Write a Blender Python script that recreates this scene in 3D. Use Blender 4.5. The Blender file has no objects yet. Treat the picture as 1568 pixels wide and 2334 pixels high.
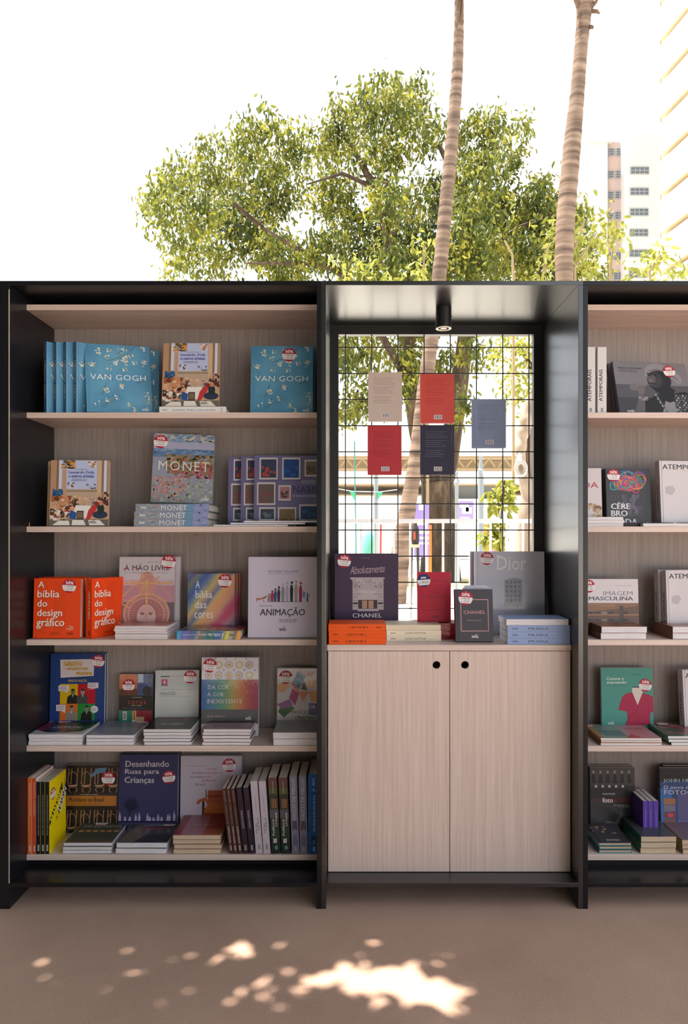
import bpy, bmesh, math, random
import numpy as np
from mathutils import Vector, Matrix, Euler

# ------------------------------------------------------------------ camera, sky, sun, exposure
SC = bpy.context.scene
COL = SC.collection
F, VX, HY = 1650.0, 805.0, 1225.0          # focal length and vanishing point in photo pixels
EYE, D = 1.2536, 2.442                     # camera height, distance to the front of the bookcases
cam = bpy.data.objects.new('camera', bpy.data.cameras.new('camera'))
COL.objects.link(cam)
cam.location = (0, 0, EYE)
cam.rotation_euler = (math.pi / 2, 0, 0)
cam.data.sensor_fit = 'VERTICAL'
cam.data.sensor_height = 36.0
cam.data.lens = 36.0 * F / 2334.0
cam.data.shift_x = -(VX - 784.0) / 2334.0
cam.data.shift_y = (HY - 1167.0) / 2334.0
cam.data.clip_end = 600
SC.camera = cam

world = bpy.data.worlds.new('sky')
SC.world = world
world.use_nodes = True
bg = world.node_tree.nodes['Background']
bg.inputs[0].default_value = (0.88, 0.93, 1.0, 1)
bg.inputs[1].default_value = 1.2

SUN_EL, SUN_AZ = math.radians(74), math.radians(72)     # high sun behind the bookcases, to the left
sun_dir = Vector((-math.sin(SUN_AZ) * math.cos(SUN_EL), math.cos(SUN_AZ) * math.cos(SUN_EL), math.sin(SUN_EL)))
sun = bpy.data.objects.new('sun', bpy.data.lights.new('sun', 'SUN'))
COL.objects.link(sun)
sun.data.energy = 11.0
sun.data.angle = math.radians(0.53)
sun.data.color = (1.0, 0.93, 0.82)
sun.rotation_euler = (-sun_dir).to_track_quat('-Z', 'Y').to_euler()
sun.location = (0, 0, 30)

SC.view_settings.view_transform = 'Standard'
SC.view_settings.look = 'None'
SC.view_settings.gamma = 1.0
SC.view_settings.exposure = 0.7
SC.view_settings.use_curve_mapping = False

RNG = np.random.default_rng(11)
random.seed(5)

# ------------------------------------------------------------------ helpers
def P(px, py, Y):
    """point seen at a photo pixel, Y metres in front of the camera"""
    return Vector(((px - VX) * Y / F, Y, EYE + (HY - py) * Y / F))
def X(px, Y): return (px - VX) * Y / F
def Zp(py, Y): return EYE + (HY - py) * Y / F

def lin(h):
    h = h.lstrip('#')
    c = [int(h[i:i + 2], 16) / 255 for i in (0, 2, 4)]
    return tuple(v / 12.92 if v <= .04045 else ((v + .055) / 1.055) ** 2.4 for v in c) + (1,)

MATS = {}
def nodes_of(m):
    m.use_nodes = True
    nt = m.node_tree
    return nt, nt.nodes, nt.links, nt.nodes['Principled BSDF']

def flat(hexcol, rough=.5, metal=0.0, spec=.5, coat=0.0):
    k = ('flat', hexcol, rough, metal, spec, coat)
    if k not in MATS:
        m = bpy.data.materials.new('paint_' + hexcol.strip('#'))
        nt, N, L, b = nodes_of(m)
        b.inputs['Base Color'].default_value = lin(hexcol)
        b.inputs['Roughness'].default_value = rough
        b.inputs['Metallic'].default_value = metal
        b.inputs['Specular IOR Level'].default_value = spec
        b.inputs['Coat Weight'].default_value = coat
        b.inputs['Coat Roughness'].default_value = .08
        MATS[k] = m
    return MATS[k]

def noise_bump(N, L, b, scale, strength, dist=.001, coord='Object', vec=(1, 1, 1), detail=3, target='Normal'):
    tc = N.new('ShaderNodeTexCoord'); mp = N.new('ShaderNodeMapping'); mp.inputs['Scale'].default_value = vec
    nz = N.new('ShaderNodeTexNoise'); nz.inputs['Scale'].default_value = scale; nz.inputs['Detail'].default_value = detail
    bp = N.new('ShaderNodeBump'); bp.inputs['Strength'].default_value = strength; bp.inputs['Distance'].default_value = dist
    L.new(tc.outputs[coord], mp.inputs[0]); L.new(mp.outputs[0], nz.inputs['Vector'])
    L.new(nz.outputs['Fac'], bp.inputs['Height']); L.new(bp.outputs[0], b.inputs[target])
    return nz

def printed(hexcol, wrap=False):
    """printed cover paper; wrap = under crinkled clear film"""
    k = ('print', hexcol, wrap)
    if k not in MATS:
        m = bpy.data.materials.new('print_' + hexcol.strip('#') + ('_film' if wrap else ''))
        nt, N, L, b = nodes_of(m)
        b.inputs['Base Color'].default_value = lin(hexcol)
        b.inputs['Roughness'].default_value = .42
        b.inputs['Specular IOR Level'].default_value = .28
        if wrap:
            b.inputs['Coat Weight'].default_value = .5
            b.inputs['Coat Roughness'].default_value = .06
            noise_bump(N, L, b, 26, .22, .004, vec=(1.0, 1, .4), detail=5, target='Coat Normal')
        MATS[k] = m
    return MATS[k]

def ramp_mat(name, scale, cols, vec=(1, 1, 1), rough=.5, bump=0, detail=4, coord='Object', spec=.4, dist=.001, wrap=False, distortion=0.0):
    """noise through a colour ramp"""
    m = bpy.data.materials.new(name)
    nt, N, L, b = nodes_of(m)
    tc = N.new('ShaderNodeTexCoord'); mp = N.new('ShaderNodeMapping'); mp.inputs['Scale'].default_value = vec
    nz = N.new('ShaderNodeTexNoise'); nz.inputs['Scale'].default_value = scale; nz.inputs['Detail'].default_value = detail
    nz.inputs['Distortion'].default_value = distortion
    rp = N.new('ShaderNodeValToRGB')
    els = rp.color_ramp.elements
    els[0].position, els[0].color = cols[0][0], lin(cols[0][1])
    els[1].position, els[1].color = cols[-1][0], lin(cols[-1][1])
    for p, c in cols[1:-1]:
        e = els.new(p); e.color = lin(c)
    L.new(tc.outputs[coord], mp.inputs[0]); L.new(mp.outputs[0], nz.inputs['Vector'])
    L.new(nz.outputs['Fac'], rp.inputs[0]); L.new(rp.outputs[0], b.inputs['Base Color'])
    b.inputs['Roughness'].default_value = rough
    b.inputs['Specular IOR Level'].default_value = spec
    if bump:
        bp = N.new('ShaderNodeBump'); bp.inputs['Strength'].default_value = bump; bp.inputs['Distance'].default_value = dist
        L.new(nz.outputs['Fac'], bp.inputs['Height']); L.new(bp.outputs[0], b.inputs['Normal'])
    if wrap:
        b.inputs['Coat Weight'].default_value = .8; b.inputs['Coat Roughness'].default_value = .06
    return m

def leaf_mat(name, dark, mid, light, trans=.55, tcol='c8d23a', scale=.9):
    m = bpy.data.materials.new(name)
    nt, N, L, b = nodes_of(m)
    out = N['Material Output']; N.remove(b)
    tc = N.new('ShaderNodeTexCoord'); nz = N.new('ShaderNodeTexNoise')
    nz.inputs['Scale'].default_value = scale; nz.inputs['Detail'].default_value = 6; nz.inputs['Roughness'].default_value = .75
    rp = N.new('ShaderNodeValToRGB'); els = rp.color_ramp.elements
    els[0].position, els[0].color = .36, lin(dark)
    els[1].position, els[1].color = .66, lin(light)
    e = els.new(.5); e.color = lin(mid)
    L.new(tc.outputs['Object'], nz.inputs['Vector']); L.new(nz.outputs['Fac'], rp.inputs[0])
    df = N.new('ShaderNodeBsdfPrincipled'); df.inputs['Roughness'].default_value = .45; df.inputs['Specular IOR Level'].default_value = .35
    tr = N.new('ShaderNodeBsdfTranslucent')
    mx = N.new('ShaderNodeMix'); mx.data_type = 'RGBA'; mx.inputs[0].default_value = .55; mx.inputs[7].default_value = lin(tcol)
    L.new(rp.outputs[0], df.inputs['Base Color']); L.new(rp.outputs[0], mx.inputs[6]); L.new(mx.outputs[2], tr.inputs['Color'])
    ms = N.new('ShaderNodeMixShader'); ms.inputs[0].default_value = trans
    L.new(df.outputs[0], ms.inputs[1]); L.new(tr.outputs[0], ms.inputs[2]); L.new(ms.outputs[0], out.inputs[0])
    return m

class MB:
    """collects faces; build() links them as one mesh object"""
    def __init__(s): s.v, s.f, s.m, s.mats = [], [], [], []
    def mi(s, mat):
        if mat is None: return 0
        if mat not in s.mats: s.mats.append(mat)
        return s.mats.index(mat)
    def add(s, vs, fs, mat=None):
        o = len(s.v); k = s.mi(mat)
        s.v += [tuple(p) for p in vs]
        s.f += [tuple(i + o for i in f) for f in fs]
        s.m += [k] * len(fs)
        return s
    def box(s, x0, x1, y0, y1, z0, z1, mat=None):
        v = [(x, y, z) for z in (z0, z1) for y in (y0, y1) for x in (x0, x1)]
        return s.add(v, [(0, 2, 3, 1), (4, 5, 7, 6), (0, 1, 5, 4), (2, 6, 7, 3), (0, 4, 6, 2), (1, 3, 7, 5)], mat)
    def cyl(s, c, r, h, n=24, axis='z', mat=None, r2=None):
        r2 = r if r2 is None else r2
        v = []
        for k, rr in ((0, r), (h, r2)):
            for i in range(n):
                a = 2 * math.pi * i / n
                q = (rr * math.cos(a), rr * math.sin(a), k)
                q = q if axis == 'z' else ((q[0], q[2], q[1]) if axis == 'y' else (q[2], q[0], q[1]))
                v.append((c[0] + q[0], c[1] + q[1], c[2] + q[2]))
        fs = [(i, (i + 1) % n, n + (i + 1) % n, n + i) for i in range(n)] + [tuple(range(n))[::-1], tuple(range(n, 2 * n))]
        if axis == 'y': fs = [f[::-1] for f in fs]
        return s.add(v, fs, mat)
    def tube(s, pts, rad, n=8, mat=None):
        pts = [Vector(p) for p in pts]
        if not hasattr(rad, '__len__'): rad = [rad] * len(pts)
        v, fs = [], []
        up = Vector((0.123, .9, .3)).normalized()
        for i, p in enumerate(pts):
            t = (pts[min(i + 1, len(pts) - 1)] - pts[max(i - 1, 0)]).normalized()
            a = t.cross(up)
            if a.length < .05: a = t.cross(Vector((1, 0, 0)))
            a.normalize(); b = t.cross(a)
            for k in range(n):
                w = 2 * math.pi * k / n
                v.append(p + (a * math.cos(w) + b * math.sin(w)) * rad[i])
        for i in range(len(pts) - 1):
            for k in range(n):
                k2 = (k + 1) % n
                fs.append((i * n + k, i * n + k2, (i + 1) * n + k2, (i + 1) * n + k))
        fs += [tuple(range(n))[::-1], tuple(range((len(pts) - 1) * n, len(pts) * n))]
        return s.add(v, fs, mat)
    def lathe(s, c, prof, n=16, mat=None):
        v = [(c[0] + r * math.cos(2 * math.pi * k / n), c[1] + r * math.sin(2 * math.pi * k / n), c[2] + z) for r, z in prof for k in range(n)]
        fs = [(i * n + k, i * n + (k + 1) % n, (i + 1) * n + (k + 1) % n, (i + 1) * n + k) for i in range(len(prof) - 1) for k in range(n)]
        fs += [tuple(range(n))[::-1], tuple(range((len(prof) - 1) * n, len(prof) * n))]
        return s.add(v, fs, mat)
    def prism(s, poly, y0, y1, mat=None):
        """outline in (x, z), extruded from y0 to y1"""
        n = len(poly)
        v = [(x, y0, z) for x, z in poly] + [(x, y1, z) for x, z in poly]
        fs = [tuple(range(n)), tuple(range(n, 2 * n))[::-1]] + [(i, n + i, n + (i + 1) % n, (i + 1) % n) for i in range(n)]
        return s.add(v, fs, mat)
    def mesh(s, name, mat=None, off=(0, 0, 0), smooth=False):
        me = bpy.data.meshes.new(name)
        me.from_pydata([(p[0] - off[0], p[1] - off[1], p[2] - off[2]) for p in s.v], [], s.f)
        for m in (s.mats or [mat]): me.materials.append(m)
        if len(s.mats) > 1: me.polygons.foreach_set('material_index', s.m)
        if smooth: me.polygons.foreach_set('use_smooth', [True] * len(me.polygons))
        me.update()
        return me
    def build(s, name, mat=None, parent=None, bevel=0, smooth=False):
        off = parent.get('_o', (0, 0, 0)) if parent else (0, 0, 0)
        o = link(name, s.mesh(name, mat, off, smooth), parent)
        if bevel:
            md = o.modifiers.new('edge', 'BEVEL'); md.width = bevel; md.segments = 2; md.limit_method = 'ANGLE'
        if smooth and not bevel: shade_auto(o)
        return o

def shade_auto(o):
    md = o.modifiers.new('split', 'EDGE_SPLIT'); md.split_angle = math.radians(40)

def link(name, data, parent=None):
    o = bpy.data.objects.new(name, data)
    COL.objects.link(o)
    if parent is not None:
        o.parent = parent
        if parent.get('_o') is not None: o['_o'] = parent['_o']
    return o

def tag(o, label=None, cat=None, group=None, kind=None):
    if label: o['label'] = label
    if cat: o['category'] = cat
    if group: o['group'] = group
    if kind: o['kind'] = kind
    return o

def thing(name, label, cat, loc, group=None):
    """Empty at the base; parts are given in world coordinates"""
    o = bpy.data.objects.new(name, None)
    COL.objects.link(o)
    o.location = loc
    o['_o'] = tuple(loc)
    o.empty_display_size = .05
    return tag(o, label, cat, group)

def struct(o):
    o['kind'] = 'structure'
    return o

# ------------------------------------------------------------------ materials
def wood(name, vec, tones=('cab2a8', 'dac4ba', 'e4d1c8')):
    m = bpy.data.materials.new(name)
    nt, N, L, b = nodes_of(m)
    tc = N.new('ShaderNodeTexCoord')
    acc = None
    for sc_, wt in ((1.0, .5), (3.2, .5)):
        mp = N.new('ShaderNodeMapping'); mp.inputs['Scale'].default_value = tuple(c * sc_ for c in vec)
        nz = N.new('ShaderNodeTexNoise'); nz.inputs['Scale'].default_value = 1; nz.inputs['Detail'].default_value = 5; nz.inputs['Roughness'].default_value = .65
        L.new(tc.outputs['Object'], mp.inputs[0]); L.new(mp.outputs[0], nz.inputs['Vector'])
        ml = N.new('ShaderNodeMath'); ml.operation = 'MULTIPLY'; ml.inputs[1].default_value = wt
        L.new(nz.outputs['Fac'], ml.inputs[0])
        if acc is None: acc = ml
        else:
            ad = N.new('ShaderNodeMath'); ad.operation = 'ADD'
            L.new(acc.outputs[0], ad.inputs[0]); L.new(ml.outputs[0], ad.inputs[1]); acc = ad
    rp = N.new('ShaderNodeValToRGB'); els = rp.color_ramp.elements
    els[0].position, els[0].color = .34, lin(tones[0])
    els[1].position, els[1].color = .64, lin(tones[2])
    e = els.new(.5); e.color = lin(tones[1])
    L.new(acc.outputs[0], rp.inputs[0]); L.new(rp.outputs[0], b.inputs['Base Color'])
    b.inputs['Roughness'].default_value = .42
    b.inputs['Specular IOR Level'].default_value = .45
    bp = N.new('ShaderNodeBump'); bp.inputs['Strength'].default_value = .15; bp.inputs['Distance'].default_value = .0006
    L.new(acc.outputs[0], bp.inputs['Height']); L.new(bp.outputs[0], b.inputs['Normal'])
    return m

WOOD_V = wood('oak_laminate_upright', (85, 30, 1.4))
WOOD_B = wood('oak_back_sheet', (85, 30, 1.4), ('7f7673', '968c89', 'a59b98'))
WOOD_H = wood('oak_laminate_shelf', (1.4, 30, 90))
def laminate(name, ior):
    m = bpy.data.materials.new(name)
    nt, N, L, b = nodes_of(m)
    b.inputs['Base Color'].default_value = (.009, .009, .012, 1)
    b.inputs['Roughness'].default_value = .29
    b.inputs['IOR'].default_value = ior
    noise_bump(N, L, b, 420, .05, .0004)
    return m
BLACK = laminate('black_laminate', 1.38)
BLACK_GLOSS = laminate('black_gloss_laminate', 1.9)
FRAME = flat('15161a', .4)
WIRE = flat('1b1c20', .45, .4)

CARPET = bpy.data.materials.new('brown_carpet')
nt, N, L, b = nodes_of(CARPET)
tc = N.new('ShaderNodeTexCoord')
n1 = N.new('ShaderNodeTexNoise'); n1.inputs['Scale'].default_value = 430; n1.inputs['Detail'].default_value = 3
n2 = N.new('ShaderNodeTexNoise'); n2.inputs['Scale'].default_value = 3.0; n2.inputs['Detail'].default_value = 4
rp = N.new('ShaderNodeValToRGB'); els = rp.color_ramp.elements
els[0].position, els[0].color = .3, lin('a07c6a'); els[1].position, els[1].color = .72, lin('d8b6a0')
mxm = N.new('ShaderNodeMath'); mxm.operation = 'MULTIPLY_ADD'; mxm.inputs[1].default_value = .25
L.new(tc.outputs['Object'], n1.inputs['Vector']); L.new(tc.outputs['Object'], n2.inputs['Vector'])
L.new(n2.outputs['Fac'], mxm.inputs[0])
sb = N.new('ShaderNodeMath'); sb.operation = 'SUBTRACT'; sb.inputs[1].default_value = .125
L.new(n1.outputs['Fac'], sb.inputs[0]); L.new(sb.outputs[0], mxm.inputs[2])
L.new(mxm.outputs[0], rp.inputs[0]); L.new(rp.outputs[0], b.inputs['Base Color'])
b.inputs['Roughness'].default_value = 1.0; b.inputs['Specular IOR Level'].default_value = .05
b.inputs['Sheen Weight'].default_value = .15
bp = N.new('ShaderNodeBump'); bp.inputs['Strength'].default_value = .8; bp.inputs['Distance'].default_value = .004
L.new(n1.outputs['Fac'], bp.inputs['Height']); L.new(bp.outputs[0], b.inputs['Normal'])

# ------------------------------------------------------------------ floor and ground
struct(MB().box(-6, 6, -5, 3.3, -.02, 0).build('floor', CARPET))
PAVE = ramp_mat('pale_pavement', 1.2, [(.3, 'dad4ca'), (.7, 'efeae0')], rough=.9)
struct(MB().box(-150, 150, -60, 260, -.12, -.021).build('floor_outside', PAVE))
LAWN = ramp_mat('dry_lawn', 2.0, [(.3, '9a9560'), (.5, 'c2b48a'), (.7, 'd9cda8')], rough=1)
struct(MB().box(-14, 16, 17.5, 27, -.0205, -.004).build('floor_lawn', LAWN))

# ------------------------------------------------------------------ bookcases
Y_SH, Y_BK = 2.568, 2.807                                     # shelf front, back panel
TOP, UND = Zp(640, D), Zp(650, D)
BT, BB = .0880, .0735
SHELF_Z = [Zp(p, Y_SH) for p in (694, 940, 1200, 1458, 1700, 1948)]
SH_T = .0200
k = D / F
xl0, xl1 = X(-14, D), X(22, D)                                # left unit: outer and inner faces
xr0, xr1 = X(722, D), X(732.4, D)
xn0, xn1 = X(732.6, D), X(743, D)                             # niche unit
xm0, xm1 = X(1318, D), X(1329.2, D)
xq0, xq1 = X(1329.5, D), X(1340, D)                           # right unit
xe0, xe1 = xq1 + (xr0 - xl1), xq1 + (xr0 - xl1) + .016

def shelf_unit(label, o0, i0, i1, o1, group):
    u = thing('bookcase', label, 'bookcase', ((o0 + o1) / 2, D, 0), group)
    MB().box(o0, i0, D, Y_BK + .02, 0, UND).build('side_panel', BLACK, u, .0008)
    MB().box(i1, o1, D, Y_BK + .02, 0, UND).build('side_panel', BLACK, u, .0008)
    MB().box(o0, o1, D, Y_BK + .02, UND + .0002, TOP).build('top_board', BLACK, u, .0008)
    MB().box(i0, i1, D, Y_BK, BB, BT).build('bottom_board', BLACK, u, .0008)
    MB().box(i0, i1, Y_SH + .012, Y_BK, BT, SHELF_Z[5] - SH_T).build('plinth', BLACK, u)
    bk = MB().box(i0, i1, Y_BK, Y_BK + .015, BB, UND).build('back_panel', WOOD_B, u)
    for z in SHELF_Z:
        MB().box(i0, i1, Y_SH, Y_BK, z - SH_T, z).build('shelf', WOOD_H, u, .0006)
    for z in (SHELF_Z[1] - .044, SHELF_Z[2] - .03):
        MB().cyl(((i0 + i1) / 2 + .03, Y_BK - .004, z), .006, .004, 14, 'y').build('screw_cap', flat('8d7c72', .5), bk)
    return u

u1 = shelf_unit('black bookcase with five pale oak shelves left of the grid opening', xl0, xl1, xr0, xr1, 'black and oak bookcases')
e1 = MB().box(X(7, D), X(20.6, D), D - .002, D - .0002, BT, Zp(656, D)).build('door_edge_strip', BLACK, u1)
tag(MB().box(X(20.8, D), X(21.9, D), D - .003, D - .0002, BT, Zp(660, D)).build('edging', flat('e6d5c4', .35), u1), 'thin pale edging')
MB().cyl((X(64, Y_SH), Y_SH + .01, SHELF_Z[2]), .0015, .014, 8).build('shelf_pin', flat('b08a3a', .3, 1), u1)
u3 = shelf_unit('black bookcase with pale oak shelves right of the grid opening, cut by the photo edge', xq0, xq1, xe0, xe1, 'black and oak bookcases')

wing = shelf_unit('black bookcase wing turning the corner at the left of the stand', -.55, -.534, .534, .55, None)  # side bookcases out of view, added to block light from the left
wing.location = (-2.45, 1.75, 0); wing.rotation_euler = (0, 0, math.pi / 2)
wing2 = shelf_unit('farther black bookcase of the wing along the left side of the stand', -.55, -.534, .534, .55, None)
wing2.location = (-2.45, .6, 0); wing2.rotation_euler = (0, 0, math.pi / 2)
# niche unit with window opening
Y_FR = D / .843
u2 = thing('display_niche', 'black niche unit framing an open wire grid above a cabinet', 'display unit', ((xn0 + xm1) / 2, D, 0), None)
MB().box(xn0, xn1, D, Y_FR + .03, 0, UND).build('side_panel', BLACK_GLOSS, u2, .0008)
MB().box(xm0, xm1, D, Y_FR + .03, 0, UND).build('side_panel', BLACK_GLOSS, u2, .0008)
MB().box(xn0, xm1, D, Y_FR + .03, UND + .0002, TOP).build('top_board', BLACK_GLOSS, u2, .0008)
MB().box(xn1, xm0, D, Y_FR + .03, BB, BT).build('bottom_board', BLACK_GLOSS, u2, .0008)
fx0, fx1 = X(771.5, Y_FR), X(1216.5, Y_FR)
fz1 = Zp(762, Y_FR)
CZ = Zp(1470, D / .969)                                       # counter top
fb = CZ + .004
fr = MB()
fr.box(xn1, fx0, Y_FR, Y_FR + .03, fb, UND); fr.box(fx1, xm0, Y_FR, Y_FR + .03, fb, UND)
fr.box(fx0, fx1, Y_FR, Y_FR + .03, fz1, UND); fr.box(fx0, fx1, Y_FR, Y_FR + .03, fb, fb + .022)
frame = fr.build('grid_frame', FRAME, u2)
YG = Y_FR + .015
for i in range(8):
    x = X(787.3 + 59.75 * i, YG)
    MB().tube([(x, YG, fb), (x, YG, fz1 + .005)], .0024, 6).build('grid_wire', WIRE, frame)
i = 0
while True:
    z = Zp(792.5 + 59.4 * i, YG)
    if z < fb + .02: break
    MB().tube([(fx0 - .005, YG - .004, z), (fx1 + .005, YG - .004, z)], .0024, 6).build('grid_wire', WIRE, frame)
    i += 1

# cabinet in the niche
YC = D / .969
cab = thing('cabinet', 'pale oak two-door cabinet with round finger holes under the niche', 'cabinet', ((xn1 + xm0) / 2, YC, BT))
cz1, cz0 = CZ - .0215, BT + .002
MB().box(xn1 + .0015, xn1 + .017, YC + .019, Y_FR - .002, BT, cz1).build('side_board', WOOD_V, cab)
MB().box(xm0 - .017, xm0 - .0015, YC + .019, Y_FR - .002, BT, cz1).build('side_board', WOOD_V, cab)
MB().box(xn1 + .0015, xm0 - .0015, Y_FR - .002, Y_FR + .01, BT, cz1).build('back_board', WOOD_V, cab)
def door(x0, x1, hx, hz, name='door'):
    bm = bmesh.new()
    n, r = 28, .0137
    y0, y1 = YC + .001, YC + .018
    out = [bm.verts.new(p) for p in ((x0, y0, cz0), (x1, y0, cz0), (x1, y0, cz1 - .001), (x0, y0, cz1 - .001))]
    ring = [bm.verts.new((hx + r * math.cos(2 * math.pi * i / n), y0, hz + r * math.sin(2 * math.pi * i / n))) for i in range(n)]
    es = [bm.edges.new((l[i], l[(i + 1) % len(l)])) for l in (out, ring) for i in range(len(l))]
    bmesh.ops.triangle_fill(bm, use_beauty=True, use_dissolve=False, edges=es)
    ex = bmesh.ops.extrude_face_region(bm, geom=bm.faces[:])
    bmesh.ops.translate(bm, vec=(0, y1 - y0, 0), verts=[g for g in ex['geom'] if isinstance(g, bmesh.types.BMVert)])
    bmesh.ops.recalc_face_normals(bm, faces=bm.faces[:])
    bmesh.ops.translate(bm, vec=-Vector(cab['_o']), verts=bm.verts[:])
    me = bpy.data.meshes.new(name); bm.to_mesh(me); bm.free()
    me.materials.append(WOOD_V)
    return link(name, me, cab)
xc = X(1025.2, YC)
door(X(748, YC), xc - .0012, X(995, YC), Zp(1516, YC))
door(xc + .0012, X(1300, YC), X(1060, YC), Zp(1516, YC))
top = MB().box(xn1 + .001, xm0 - .001, YC, Y_FR + .028, CZ - .0205, CZ).build('countertop', WOOD_H, None, .0006)
tag(top, 'pale oak countertop above the two-door cabinet, books standing on it', 'countertop')

# ceiling spotlight in the niche
yl = 2.68
lamp = thing('spotlight', 'black cylinder spotlight mounted under the niche ceiling', 'lamp', (X(1011, yl), yl, UND - .078))
lx = X(1011, yl)
MB().cyl((lx, yl, UND - .076), .0292, .0758, 40).build('lamp_body', flat('101115', .45), lamp, smooth=True)
rg = MB(); rg.lathe((lx, yl, UND - .079), [(.0285, .003), (.0288, 0), (.0215, 0), (.0195, .0015), (.0195, .003)], 40)
tag(rg.build('lamp_rim', flat('e8dccb', .3), lamp, smooth=True), 'pale rim ring')
MB().cyl((lx, yl, UND - .0775), .0125, .002, 24).build('lens', flat('5c5046', .2), lamp)
MB().cyl((lx + .0288, yl, UND - .033), .002, .003, 10, 'x').build('screw', flat('3a2c20', .4), lamp)
# ------------------------------------------------------------------ trees and street behind
LEAF_BIG = leaf_mat('broadleaf', '1c2c16', '405424', 'aaa03c', .36, 'aca63c', 1.6)
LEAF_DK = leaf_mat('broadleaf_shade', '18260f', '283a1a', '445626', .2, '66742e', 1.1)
LEAF_YL = leaf_mat('yellow_leaf', '55641e', '848a34', 'beb466', .4, 'aeaa4c', 1.6)
LEAF_SH = leaf_mat('evergreen_leaf', '26301e', '34402a', '48543a', .12, '6a7a40', 1.0)
BARK = ramp_mat('bark', 6, [(.3, '2c221a'), (.55, '4a3c30'), (.75, '6e5e4e')], vec=(1, 1, .25), rough=.95, bump=.6, dist=.03)
BARK_PALE = ramp_mat('pale_bark', 5, [(.3, '957a64'), (.6, 'bfa48c'), (.8, 'd4bea6')], vec=(1, 1, .5), rough=.9, bump=.5, dist=.02)

def leaf_cloud(name, centers, length, mat, parent=None, width=.42, droop=.7, seed=1):
    """one mesh of folded leaf blades"""
    r = np.random.default_rng(seed)
    n = len(centers)
    c = np.asarray(centers, float)
    az = r.uniform(0, 2 * np.pi, n)
    el = np.clip(r.normal(-droop, .45, n), -1.5, 1.2)
    d = np.stack([np.cos(az) * np.cos(el), np.sin(az) * np.cos(el), np.sin(el)], 1)
    q = r.normal(size=(n, 3)); sd = np.cross(d, q); sd /= np.linalg.norm(sd, axis=1)[:, None] + 1e-9
    nr = np.cross(sd, d)
    Ln = (np.asarray(length) * r.uniform(.7, 1.3, n))[:, None]
    wd = Ln * width * .5
    v = np.empty((n, 6, 3))
    v[:, 0] = c; v[:, 3] = c + d * Ln - nr * Ln * .12
    for k_, (tt, ww) in ((1, (.28, .92)), (2, (.68, .8))):
        mid = c + d * Ln * tt
        v[:, k_] = mid + sd * wd * ww + nr * wd * .3
        v[:, 6 - k_] = mid - sd * wd * ww + nr * wd * .3
    off = np.array(parent['_o']) if parent is not None and parent.get('_o') is not None else np.zeros(3)
    v = (v - off).reshape(-1, 3)
    me = bpy.data.meshes.new(name)
    me.vertices.add(len(v)); me.vertices.foreach_set('co', v.astype(np.float32).ravel())
    idx = np.arange(n)[:, None] * 6
    loops = np.concatenate([idx + [0, 1, 2, 3], idx + [0, 3, 4, 5]], 1).astype(np.int32).ravel()
    me.loops.add(len(loops)); me.loops.foreach_set('vertex_index', loops)
    me.polygons.add(2 * n); me.polygons.foreach_set('loop_start', np.arange(0, 8 * n, 4, dtype=np.int32))
    me.update(calc_edges=True)
    me.materials.append(mat)
    o = link(name, me, parent)
    o['kind'] = 'stuff'
    return o

def clump_points(clumps, Y, dens, per, spread, depth, seed=3):
    """twig centres inside ball-shaped clumps given in pixels, then leaves round each twig"""
    r = np.random.default_rng(seed)
    out = []
    kk = Y / F
    for c in clumps:
        px, py, rad = c[:3]
        yy = Y + (c[3] if len(c) > 3 else r.uniform(-depth, depth))
        R = rad * kk
        n = max(3, int(dens * R * R))
        u = r.normal(size=(n, 3)); u /= np.linalg.norm(u, axis=1)[:, None]
        u *= (R * r.uniform(.25, 1.0, n) ** .45)[:, None]
        ctr = np.array(P(px, py, yy)) + u * np.array([1, 1.0, .92])
        lv = np.repeat(ctr, per, 0) + r.normal(size=(n * per, 3)) * spread
        out.append(lv)
    return np.concatenate(out)

BIG = [(420, 480, 80), (500, 385, 72), (600, 325, 66), (465, 592, 56), (560, 520, 80), (630, 430, 72), (640, 590, 62), (405, 405, 45), (352, 455, 26),
       (800, 265, 66), (745, 335, 60), (870, 220, 56), (935, 205, 40), (950, 290, 72), (850, 365, 62), (760, 450, 58), (830, 540, 70), (905, 450, 60),
       (960, 545, 70), (735, 570, 50), (860, 605, 55), (930, 612, 46), (690, 605, 36), (400, 610, 26), (680, 330, 34),
       (1080, 325, 64), (1130, 300, 46), (1180, 300, 30), (1090, 420, 62), (1160, 375, 36), (1080, 520, 70), (1180, 480, 62), (1240, 480, 46),
       (1160, 585, 62), (1265, 560, 52), (1325, 485, 30), (1325, 560, 40), (1250, 430, 30), (1020, 605, 50), (1010, 440, 50), (1120, 470, 60), (1210, 540, 60), (1290, 500, 44), (1110, 610, 50), (1220, 620, 44), (1290, 620, 44), (1340, 620, 30),
       (560, 700, 60), (750, 700, 70), (950, 700, 70), (1150, 700, 60),
       (800, 830, 52), (885, 790, 56), (840, 900, 44), (940, 840, 46), (1030, 840, 46), (1085, 795, 36), (790, 930, 38), (900, 900, 40), (780, 770, 40), (1040, 930, 30)]
YT = 21.0
tree = thing('broadleaf_tree', 'big leafy green tree with a forked brown trunk rising behind the bookcases', 'tree', P(1003, 1323, YT))
pts = clump_points(BIG, YT, 52, 22, .19, 1.9)
leaf_cloud('foliage', pts, .18, LEAF_BIG, tree, seed=4, droop=.95)
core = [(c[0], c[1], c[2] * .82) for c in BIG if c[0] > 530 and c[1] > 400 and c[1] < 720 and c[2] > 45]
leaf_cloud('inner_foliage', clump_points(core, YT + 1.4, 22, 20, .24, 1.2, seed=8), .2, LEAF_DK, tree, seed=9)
tk = MB()
tk.tube([P(1003, 1330, YT), P(1003, 1230, YT), P(1000, 1140, YT), P(996, 1100, YT)], [.62, .5, .5, .46], 12)
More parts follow.
